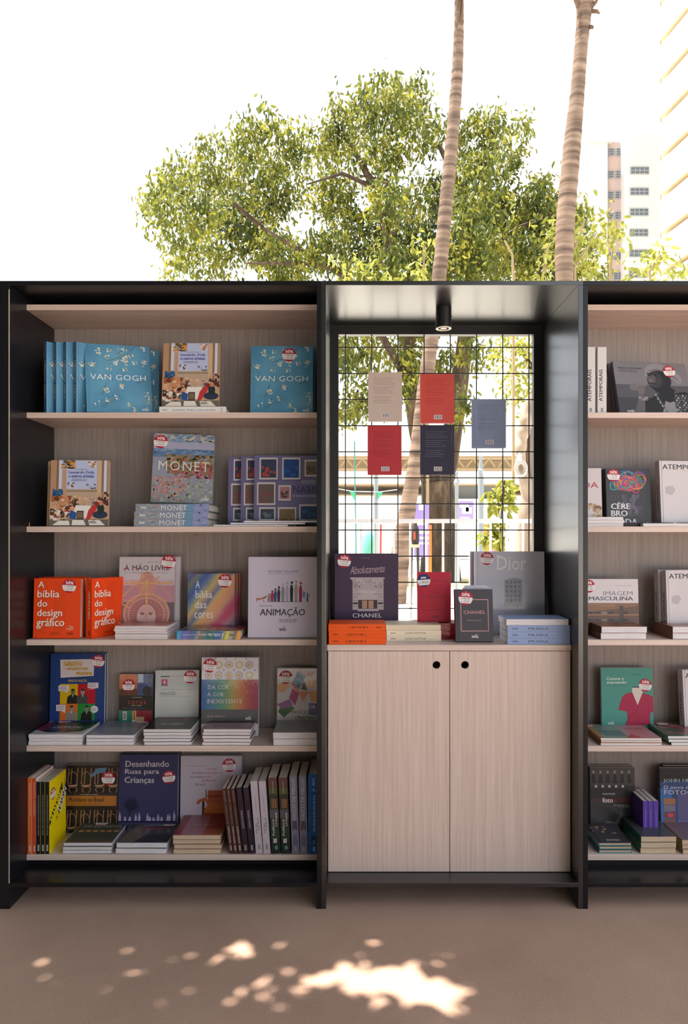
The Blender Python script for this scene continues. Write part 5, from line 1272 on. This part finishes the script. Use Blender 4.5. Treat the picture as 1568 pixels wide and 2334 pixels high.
BT_('black_flat', .15, .18, .014, '24222a', hard=False, pages=PAPER_W)
im = Art().r('dcd4da', 0, .5, 1, 1).r('6a4630', 0, 0, 1, .5).poly('8c6040', [(0, .3), (1, .44), (1, .5), (0, .5)]).r('a07048', 0, .24, 1, .27).r('46342a', .64, .0, .72, .44)
for v in (.12, .27): im.dabs([(c, [(.05 + i * .13, v), (.15 + i * .13, v), (.15 + i * .13, v + .05), (.05 + i * .13, v + .05)]) for i, c in enumerate(['2c2c34', '3a3a44', '8a8078', '2a2a3a', '4c4038', '26262c', '5a4a40'])])
im.t('8a848e', 'ALEXANDRE TALEB', .57, .855, .88, .872).t('3a3640', 'IMAGEM', .35, .66, .89, .745, -.014).t('3a3444', 'MASCULINA', .08, .555, .9, .635, .03).t('b8a898', 'GUIA PRÁTICO PARA O HOMEM', .08, .46, .56, .478).t('b8a898', 'CONTEMPORÂNEO', .26, .43, .56, .448)
remap(im, 0.13, 0.87)
BT_('menswear', .2, .206, .014, 'dcd4da', hard=False, art=im, wrap=True)
BT_('brown_flat', .162, .19, .0225, '8c5434', spine='6a3a20', hard=False, pages=PAPER_W, wrap=True, art=Art().r('9a6440', .1, .1, .9, .9).dabs(rdabs(['6a4028', 'b07c50', '4a3024'], .1, .1, .9, .9, 20, .14, .06, 3)))
co = Art().t('e0e8e6', 'Costurar e', .11, .79, .44, .84, .012).t('e0e8e6', 'empreender', .11, .715, .5, .775, .012).t('2c5a56', 'o universo da confecção', .11, .685, .5, .705).lines('2c5a56', .6, .87, .82, .905, 2, 3)
co.poly('dccfc8', [(.6, .66), (.78, .66), (.8, .58), (.7, .36), (.6, .56)]).r('2c2624', .605, .66, .775, .675)
co.poly('a8244c', [(.6, .58), (.7, .36), (.8, .57), (.92, .54), (1, .5), (1, .24), (.95, .24), (.93, .12), (.95, .02), (.45, .02), (.5, .12), (.49, .25), (.32, .28), (.4, .5), (.48, .56)]).line('6a1430', .0016, [(.7, .36), (.68, .26), (.52, .14), (.46, .04)]).line('7a1838', .0012, [(.5, .25), (.5, .45)]).line('7a1838', .0012, [(.93, .24), (.9, .42)])
co.logo('d8e8e6', .12, .03, .24, .095)
remap(co, 0.09, 0.91)
BT_('sewing', .196, .242, .014, '4a968c', hard=False, art=co, spine='c8c4c0')
BT_('tan_flat', .216, .19, .0085, 'b98a4a', spine='a86a34', hard=False, pages=PAPER_W, wrap=True, art=Art().r('8a9488', .06, 0, .5, 1).r('6c7078', .12, .15, .48, .55).r('c08c94', .5, 0, 1, 1).poly('b05c50', [(.44, 0), (.6, .3), (.7, .0)]).t('8a5060', 'moda', .6, .6, .9, .75))
BT_('green_thin', .2, .19, .0105, '5a6a5c', spine='2c6a4c', hard=False, pages=PAPER_W, wrap=True, art=Art().r('8a4a54', .3, .2, .95, .9).dabs(rdabs(['3c6a50', 'a86a6c', '6c5a54'], .1, .1, .95, .95, 20, .12, .1, 4)))
fo = Art().r('2e2c2e', 0, 0, 1, 1).r('454244', .0, .7, 1, 1).dabs([c for i in range(6) for c in (('8a847e', [(.05 + i * .16, .9), (.1 + i * .16, .9), (.1 + i * .16, .95), (.05 + i * .16, .95)]), ('242224', [(.02 + i * .16, .74), (.13 + i * .16, .74), (.1 + i * .16, .89), (.05 + i * .16, .89)]))]).dabs([('c8c0b8', [(.1 + i * .15, .67), (.16 + i * .15, .67), (.15 + i * .15, .71), (.11 + i * .15, .71)]) for i in range(5)])
fo.poly('5a585a', [(.25, 0), (.35, .12), (.55, .1), (.72, .28), (.6, .05), (.7, 0)]).poly('3c3a3c', [(.0, .5), (.55, .48), (.6, .3), (.2, .1), (0, .2)]).t('8a1c24', 'a fotografia', .18, .42, .86, .5, .02).t('e8e4e0', 'foto', .27, .42, .5, .5, .03).t('d8d4d0', 'André Rouillé', .27, .55, .55, .58, .01).t('c8c4c0', 'entre documento e arte', .52, .37, .84, .39, .01).t('c8c4c0', 'contemporânea', .6, .34, .86, .36, .01)
remap(fo, 0.08, 0.92)
BT_('photography', .17, .246, .018, '2e2c2e', hard=False, art=fo, wrap=True)
BT_('purple_spine', .13, .158, .0175, '5c4896', spine='6044a4', hard=False, sart=Art().lines('a090c8', .35, .35, .9, .6, 1, 3).t('c8bce0', 'senac', .08, .35, .2, .6, .02))
jh = Art().r('1c1c22', 0, .8, 1, 1).r('2c4a78', 0, .3, 1, .8).r('3a6ca8', 0, .1, .2, .7).r('5c5884', .3, 0, 1, .62).t('a8c4dc', 'JOHN HEDGECOE', .06, .78, .98, .84, 0, serif=True).t('d8d4dc', 'O novo manual de', .06, .69, .9, .745, 0, serif=True).t('d8ccd4', 'FOTOGRAFIA', .06, .61, .98, .675, 0, serif=True)
for i, c in enumerate(('a8704c', '7c7488', '8a3c4c', '7a5a4c')): jh.r(c, .06, .46 - i * .1, .26, .55 - i * .1)
jh.e('c8505c', .17, .3, .05, .03).t('a8a0bc', 'Guia completo', .3, .2, .6, .225).t('a8a0bc', 'para todos', .3, .165, .55, .19)
BT_('photo_manual', .215, .25, .03, '2c4a78', spine='18181c', art=jh, wrap=True, sart=Art().t('a8a0a8', 'FOTOGRAFIA', .2, .35, .7, .7, 0, serif=True))
BT_('teal_flat', .118, .17, .0125, '35323c', spine='3a8490', hard=True, pages=PAPER_T, wrap=True, art=Art().dabs(rdabs(['b07a5c', '5a5c84', 'c8926c'], .1, .45, .85, .85, 16, .08, .05, 3)).t('c8c4cc', 'senac', .3, .08, .7, .16, .02))
BT_('green_thick', .126, .17, .02, '4a4a50', spine='1c6a50', hard=False, pages=PAPER_T, wrap=True)
BT_('mustard_flat', .14, .17, .0165, '7a6470', spine='8a7a3c', hard=False, pages=PAPER_T, wrap=True)
# ------------------------------------------------------------------ books: left bookcase
S0, S1, S2, S3, S4, S5 = SHELF_Z
for i, px in enumerate((106, 128.5, 151, 174)):
    stand('blue_art', ['leftmost', 'second from left', 'third from left', 'rightmost'][i] + ' slanted blue blossom art book showing its spine on the top shelf', px, 2.585, S1, lean=0, yaw=47, group='slanted blue art books on the top shelf')
stand('blue_art', 'darker blue blossom art book half hidden behind the bright leaning one', 216, 2.632, S1, lean=7, yaw=14, group='face-out blue art books')
stand('blue_art', 'large leaning blue blossom art book facing out, brightest on the top shelf', 198, 2.575, S1, lean=9, yaw=20, roll=-2, group='face-out blue art books')
zz = lay('crowd_art', 'white-spined art book lying flat at the middle of the top shelf', 363, 2.578, S1, 'spine', group='crowd painting art books')
stand('crowd_art', 'crowd painting art book standing on a flat white-spined book', 368, 2.60, zz, lean=7, group='crowd painting art books')
stand('blue_art', 'blue blossom art book hidden behind the stickered one at right', 577, 2.655, S1, lean=8, bare=True, group='face-out blue art books')
stand('blue_art', 'blue blossom art book with price sticker at the right of the top shelf', 570, 2.615, S1, lean=8, sticker=(.61, .87, .0255, '189,00', '94,50'), group='face-out blue art books')
# second shelf
stand('crowd_art', 'crowd painting art book behind its twin at left of second shelf', 106, 2.625, S2, lean=5, yaw=6, bare=True, group='crowd painting art books')
stand('crowd_art', 'crowd painting art book standing at the left of the second shelf', 112, 2.585, S2, lean=5, yaw=4, group='crowd painting art books')
zz = S2
for i in range(3):
    zz = lay('meadow_art', ['bottom', 'middle', 'top'][i] + ' flat seaside art book spine in the stack under its face-out copy', 305 + [0, 1, 4][i], 2.578, zz, 'spine', group='flat seaside art books')
stand('meadow_art', 'seaside meadow art book with price sticker propped on its stack', 343, 2.655, zz, lean=9, yaw=6, roll=1.5, sticker=(.115, .88, .0255, '189,00', '94,50'))
stand('portfolio', 'rearmost film-wrapped portfolio of framed pictures, mostly hidden', 519, 2.70, S2, lean=4, group='framed-picture portfolios')
stand('portfolio', 'middle film-wrapped portfolio of framed pictures', 548, 2.675, S2, lean=4, group='framed-picture portfolios')
stand('portfolio', 'front purple portfolio printed with framed pictures', 578, 2.645, S2, lean=4, group='framed-picture portfolios')
z1 = lay('portfolio_flat', 'lowest thin portfolio lying at the shelf edge', 486, 2.574, S2, 'tail', group='thin flat portfolios')
z1 = lay('portfolio_flat', 'middle thin portfolio lying at the shelf edge', 525, 2.572, z1, 'tail', group='thin flat portfolios')
lay('portfolio_flat', 'upper thin portfolio lying under the purple one', 555, 2.572, z1, 'tail', group='thin flat portfolios')
# third shelf
stand('orange_design', 'third orange book, rearmost behind the stickered one', 96, 2.69, S3, lean=3, bare=True, group='bright orange books')
stand('orange_design', 'second orange book directly behind the stickered one', 86, 2.652, S3, lean=3, yaw=1, bare=True, group='bright orange books')
stand('orange_design', 'bright orange book facing out with price sticker', 75, 2.59, S3, lean=3, sticker=(.755, .87, .0245, '130,00', '65,00'), group='bright orange books')
stand('orange_design', 'orange book turned sideways showing spine and cover', 209.5, 2.59, S3, lean=0, yaw=64, group='bright orange books')
stand('freehand', 'grey-pink drawing book behind its stickered twin', 283, 2.742, S3, lean=4, bare=True, group='pink drawing books')
stand('freehand', 'pink fantasy-portrait drawing book with price sticker', 269, 2.715, S3, lean=4, yaw=2, sticker=(.89, .935, .026, '119,00', '59,50'), group='pink drawing books')
def pile(key, desc, px, Y, z, n_, **kw): return stack(key, desc, px, Y, z, n_, **kw)
pile('freehand_flat', 'thin paperback in the pile before the pink drawing book', 262, 2.572, S3, 5)
stand('rainbow', 'rainbow-striped book hidden behind two copies', 442, 2.768, S3, lean=2, bare=True, group='rainbow-striped books')
stand('rainbow', 'rainbow-striped book second in line', 435, 2.735, S3, lean=2, bare=True, group='rainbow-striped books')
stand('rainbow', 'front rainbow-striped book with price sticker', 427, 2.70, S3 + .0, lean=2, sticker=(.79, .88, .0255, '118,00', '59,00'), group='rainbow-striped books')
lay('rainbow', 'rainbow-spined book lying flat with upside-down lettering', 403, 2.572, S3, 'flip', group='rainbow-striped books')
stand('animation', 'pale lilac book behind the marching-figures book', 568, 2.645, S3, lean=3, bare=True, group='pale lilac animation books')
stand('animation', 'pale lilac book with marching cartoon figures on its cover', 565, 2.605, S3, lean=3, group='pale lilac animation books')
# fourth shelf
stand('comic2', 'thin grey-edged book behind the blue comic-style one', 119, 2.782, S4, lean=2, group='comic-style books')
stand('comic', 'blue comic-style book with four coloured portraits and sticker', 112, 2.752, S4, lean=3, sticker=(.875, .905, .0245, '99,00', '49,50'), group='comic-style books')
pile('swirl_flat', 'white-edged paperback in the pile below the blue comic book', 66, 2.572, S4, 3, jit=1.5, sticker=(.3, .88, .024, '89,00', '44,50'))
stand('houses', 'dark house-colour book behind its stickered twin', 272, 2.782, S4, lean=2, bare=True, group='dark house-colour books')
stand('houses', 'black banded house-colour book with price sticker', 270, 2.762, S4, lean=3, sticker=(.28, .8, .0235, '89,00', '44,50'), group='dark house-colour books')
pile('grey_flat', 'white-edged paperback in the grey pile below the house-colour book', 198, 2.572, S4, 3, sticker=(.86, .9, .022, '79,00', '39,50'))
stand('cad', 'silver software manual with pink badge and sticker', 352, 2.74, S4, lean=4, yaw=1, sticker=(.8, .89, .0245, '129,00', '64,50'))
pile('dark_flat', 'paperback in the black-covered pile below the silver manual', 328, 2.572, S4, 5)
stand('colour_theory', 'colour theory book with flower motifs and glossy film', 458, 2.685, S4, lean=3, sticker=(.15, .9, .0255, '193,00', '96,50'))
pile('maroon_flat', 'paperback in the maroon pile below the flower-motif book', 462, 2.572, S4, 5, sticker=(.3, .85, .022, '79,00', '39,50'))
stand('creative', 'paper-cube book behind its stickered twin', 634, 2.772, S4, lean=3, bare=True, group='paper-cube books')
stand('creative', 'folded paper-cube cover book with price sticker at right', 631, 2.745, S4, lean=3, sticker=(.2, .86, .0255, '119,00', '59,50'), group='paper-cube books')
pile('silver_flat', 'film-wrapped silvery paperback in the pile below the paper-cube book', 623, 2.572, S4, 2)
# bottom shelf
spine_out('orange_line', 'orange-spined book at the far left of the bottom shelf', 72.6, 2.574, S5, group='orange spines on the bottom shelf')
spine_out('red_line', 'red-orange spined book beside the orange one on the bottom shelf', 82.3, 2.574, S5, group='orange spines on the bottom shelf')
for i, px in enumerate((92.4, 102.5, 112.6)):
    spine_out('yellow_brand', ['black-spined book nearest the orange spines', 'middle black-spined book', 'black-spined book showing its yellow front cover'][i] + ' on the bottom shelf', px, 2.573, S5, group='black-spined books', sticker=(.2, .8, .021, '79,00', '39,50') if i == 2 else None, bare=False)
stand('chairs', 'chair-photo book behind its twin, top edge showing', 158, 2.775, S5, lean=2, bare=True, group='chair-photo books')
stand('chairs', 'book with bentwood chair photo, orange band and sticker', 150, 2.752, S5, lean=4, sticker=(.83, .81, .0255, '149,00', '74,50'), group='chair-photo books')
pile('green_flat', 'white-edged paperback in the dark green pile on the bottom shelf', 144, 2.572, S5, 3, sticker=(.45, .93, .024, '79,00', '39,50'))
stand('streets', 'dark book behind the navy street-design book', 276, 2.772, S5, lean=1, bare=True, group='navy street-design books')
stand('streets', 'navy book with white lettering, palm and tiny silhouettes', 268, 2.737, S5, lean=4, sticker=(.85, .72, .0245, '110,00', '55,00'), group='navy street-design books')
pile('photo_flat', 'thick white-edged paperback in the grey photo pile, bottom shelf', 264, 2.572, S5, 2, sticker=(.83, .88, .024, '79,00', '39,50'))
stand('furniture', 'lilac-white furniture book with a red leather armchair', 410, 2.755, S5, lean=3, sticker=(.8, .88, .0255, '139,00', '69,50'))
pile('red_flat', 'cream-edged paperback in the dark red pile on the bottom shelf', 395, 2.572, S5, 4)
row = [('passive', 532, 'first brown design spine', 7), ('passive', 542, 'second brown design spine', 7), ('passive', 552.5, 'third brown design spine', 7),
       ('universal', 567, 'left dark plum spine', 6.5), ('universal', 581.5, 'right dark plum spine', 6), ('white_line', 599, 'left pale lilac spine', 4.5), ('white_line', 616.5, 'right pale lilac spine', 4),
       ('urban', 639.5, 'left multicoloured city spine', 3), ('urban', 662, 'right multicoloured city spine', 2.5), ('vasco', 682.5, 'left grey spine with white capitals', 2), ('vasco', 701, 'right grey spine with white capitals', 1), ('blue_guide', 725, 'thick bright blue spine', 0)]
for key, px, lab, rl in row:
    spine_out(key, lab + ' in the leaning row on the bottom shelf', px, 2.574, S5, roll=-rl, group='spines in the leaning row', yaw=0)

# ------------------------------------------------------------------ niche counter and hanging books
stand('purple_deluxe', 'large dark purple book behind its stickered twin on the counter', 757, 2.80, CZ, lean=3, bare=True, group='large dark purple books')
stand('purple_deluxe', 'large dark purple book with shopfront drawing and sticker on the counter', 763, 2.752, CZ, lean=3, yaw=1.5, sticker=(.15, .91, .0255, '199,00', '99,50'), group='large dark purple books')
stand('silver_deluxe', 'large silver-grey book behind its stickered twin on the counter', 1072, 2.845, CZ, lean=1.5, bare=True, group='large silver-grey books')
stand('silver_deluxe', 'large silver-grey book with white title, film and sticker on the counter', 1084, 2.80, CZ, lean=2, sticker=(.17, .915, .0255, '199,00', '99,50'), group='large silver-grey books')
zz = CZ
for i in range(3): zz = lay('red_little', ['bottom', 'middle', 'top'][i] + ' small red book lying under the standing red one', 945 + [1, 3, 0][i], 2.66, zz, 'spine', group='small red books')
stand('red_little', 'small glossy red book with blue sticker standing on red stack', 951, 2.70, zz, lean=4, sticker=(.2, .83, .0245, '45,50', '', 'b'), group='small red books')
zz = CZ
for i in range(3): zz = lay('hermes', ['bottom', 'middle', 'top upside-down'][i] + ' bright orange little book in the stack at the counter corner', 749.5 + [0, 0, -1][i], 2.53, zz, 'flip' if i == 2 else 'spine', group='orange little books')
zz = CZ
for i in range(3): zz = lay('vuitton_top' if i == 2 else 'vuitton', ['bottom', 'middle', 'top'][i] + ' cream little book beside the orange stack', 881 + [0, 0, -1][i], 2.61, zz, 'spine', group='cream little books')
zz = CZ
for i in range(4): zz = lay('prada', ['bottom', 'second lowest', 'second highest', 'top, reversed'][i] + ' pale blue little book in the stack at right of counter', 1157 + [0, 0, 0, -3][i], 2.53, zz, 'fore' if i == 3 else 'spine', group='pale blue little books')
stand('dark_little', 'small black-purple book with pink frame and sticker at counter front', 1039, 2.575, CZ, lean=7, roll=0, yaw=2, sticker=(.28, .83, .0255, '90,00', '45,00'))
st = thing('book_stand', 'clear plastic easel behind the small black-purple book', 'book stand', (X(1085, 2.62), 2.62, CZ))
m = MB()
pa_, pb_ = Vector((0, 2.611, CZ + .001)), Vector((0, 2.6345, CZ + .2))
w0, w1 = X(1055, 2.62), X(1118, 2.62)
pts_ = [(w0, pa_.y, pa_.z), (w1, pa_.y, pa_.z), (w1, pb_.y - .0015, pb_.z - .012), (w1 - .012, pb_.y, pb_.z), (w0 + .012, pb_.y, pb_.z), (w0, pb_.y - .0015, pb_.z - .012)]
n_ = len(pts_)
m.add(pts_ + [(x, y + .002, z) for x, y, z in pts_], [tuple(range(n_)), tuple(range(2 * n_ - 1, n_ - 1, -1))] + [(i, n_ + i, n_ + (i + 1) % n_, (i + 1) % n_) for i in range(n_)])
CLEAR = flat('c9c4d4', .15)
m.build('back_plate', CLEAR, st)
MB().box(w0 + .02, w1 - .02, 2.616, 2.66, CZ + .0002, CZ + .0022).build('foot', CLEAR, st)
# hanging on the grid, back covers to the room
for key, px0, py1, lab in (('hang_beige', 839, 960, 'beige book hanging at the upper left of the wire grid'), ('hang_coral', 958, 964, 'coral red book hanging at the upper middle of the wire grid'),
                           ('hang_red', 838, 1082, 'deep red book hanging at the lower left of the wire grid'), ('hang_black', 958, 1082, 'black-purple book hanging at the lower middle of the wire grid'), ('hang_blue', 1076, 1021, 'grey-blue book hanging at the right of the wire grid')):
    T = TYPES[key]; Yh = YG - .0075
    Yf = Yh - T.t
    put(key, lab, (X(px0, Yf) + T.w, Yh, Zp(py1, Yf)), Matrix.Rotation(math.pi, 3, 'Z'), group='books hung on the wire grid')

# ------------------------------------------------------------------ right bookcase
spine_out('timeless_spine', 'white spine with black capitals next to the post, top shelf', 1357, 2.585, S1, group='white capital-lettered spines')
spine_out('timeless_spine', 'white spine with black capitals beside the monochrome portrait book', 1382.5, 2.585, S1, yaw=0, group='white capital-lettered spines')
stand('fashion', 'landscape photo book behind the monochrome portrait one', 1402, 2.64, S1, lean=15, roll=0, yaw=9, bare=True, group='monochrome landscape photo books')
stand('fashion', 'monochrome landscape book with a turbaned portrait and sticker', 1413, 2.60, S1, lean=15, roll=0, yaw=9, sticker=(.755, .83, .0235, '139,00', '69,50'), group='monochrome landscape photo books')
stand('corset', 'white book cut off by the post on the second shelf', 1297.5, 2.66, S2, lean=4)
for i in range(3):
    stand('brain', ['rearmost', 'middle', 'front'][i] + ' black book with rainbow tangled hair' + (' and sticker' if i == 2 else ' half hidden by the front copy'), 1376 + 4 * i, 2.70 - .017 * i, S2, lean=5, group='black rainbow-hair books', bare=i < 2, sticker=(.17, .88, .0235, '79,00', '39,50') if i == 2 else None)
stand('timeless', 'pale grey capital-titled book at right of the second shelf', 1508, 2.63, S2, lean=4, yaw=8)
pile('white_flat', 'white booklet in the small pile beside the post', 1315, 2.574, S2, 3, jit=.8)
lay('black_flat', 'black book lying flat between white booklets', 1421, 2.60, S2, 'spine')
lay('white_flat', 'white booklet lying below the rainbow-hair book', 1466, 2.574, S2, 'tail')
lay('black_flat', 'black book lying flat at the right photo edge', 1553, 2.6, S2, 'spine')
stand('menswear', 'white-topped menswear book with wardrobe photo and sticker', 1334, 2.70, S3, lean=4, yaw=-1, sticker=(.075, .87, .0245, '103,00', '51,50'))
pile('brown_flat', 'brown-spined paperback in the pile below the menswear book', 1370, 2.572, S3, 2, jit=1)
stand('timeless', 'pale grey capital-titled book behind the third-shelf copy', 1504, 2.70, S3, lean=3, yaw=10, group='pale grey capital-titled books')
stand('timeless', 'pale grey capital-titled book at right of the third shelf', 1522, 2.66, S3, lean=3, yaw=10, group='pale grey capital-titled books')
pile('brown_flat', 'brown-spined paperback in the pile at the right photo edge', 1533, 2.572, S3, 2, jit=1, sticker=(.2, .85, .022, '79,00', '39,50'))
stand('sewing', 'teal sewing book with crimson blouse and sticker', 1372, 2.745, S4, lean=3, sticker=(.855, .73, .0245, '119,00', '59,50'))
pile('tan_flat', 'tan-spined paperback in the pile below the teal sewing book', 1369, 2.572, S4, 3, jit=1, sticker=(.02, .9, .022, '79,00', '39,50'))
pile('green_thin', 'green-spined paperback in the pile at the right photo edge', 1526, 2.572, S4, 3, jit=4, sticker=(.25, .9, .022, '79,00', '39,50'))
stand('timeless', 'pale grey capital-titled book at right of the fourth shelf', 1562, 2.70, S4, lean=4, yaw=14)
stand('photography', 'black photography book behind its twin', 1342, 2.775, S5, lean=2, bare=True, group='black photography books')
stand('photography', 'black photography book with red and white title', 1347, 2.75, S5, lean=3, group='black photography books')
for i, px in enumerate((1476.5, 1488.5, 1500.5)):
    spine_out('purple_spine', ['left', 'middle', 'right'][i] + ' purple spine between the two photography books', px, 2.655, S5, group='purple spines on the bottom shelf')
stand('photo_manual', 'dark blue photography manual behind its twin', 1512, 2.769, S5, lean=0, bare=True, group='dark blue photography manuals')
stand('photo_manual', 'dark blue photography manual at the right photo edge', 1507, 2.728, S5, lean=3, group='dark blue photography manuals')
pile('teal_flat', 'teal-spined book in the dark pile beside the post', 1367, 2.575, S5, 3, jit=3)
pile('green_thick', 'green-spined book in the pile under the purple spines', 1460, 2.572, S5, 3, jit=1)
pile('mustard_flat', 'mustard-spined book in the pile at the bottom right edge', 1556, 2.572, S5, 3, jit=2)

for o in list(bpy.data.objects):
    if '_o' in o: del o['_o']
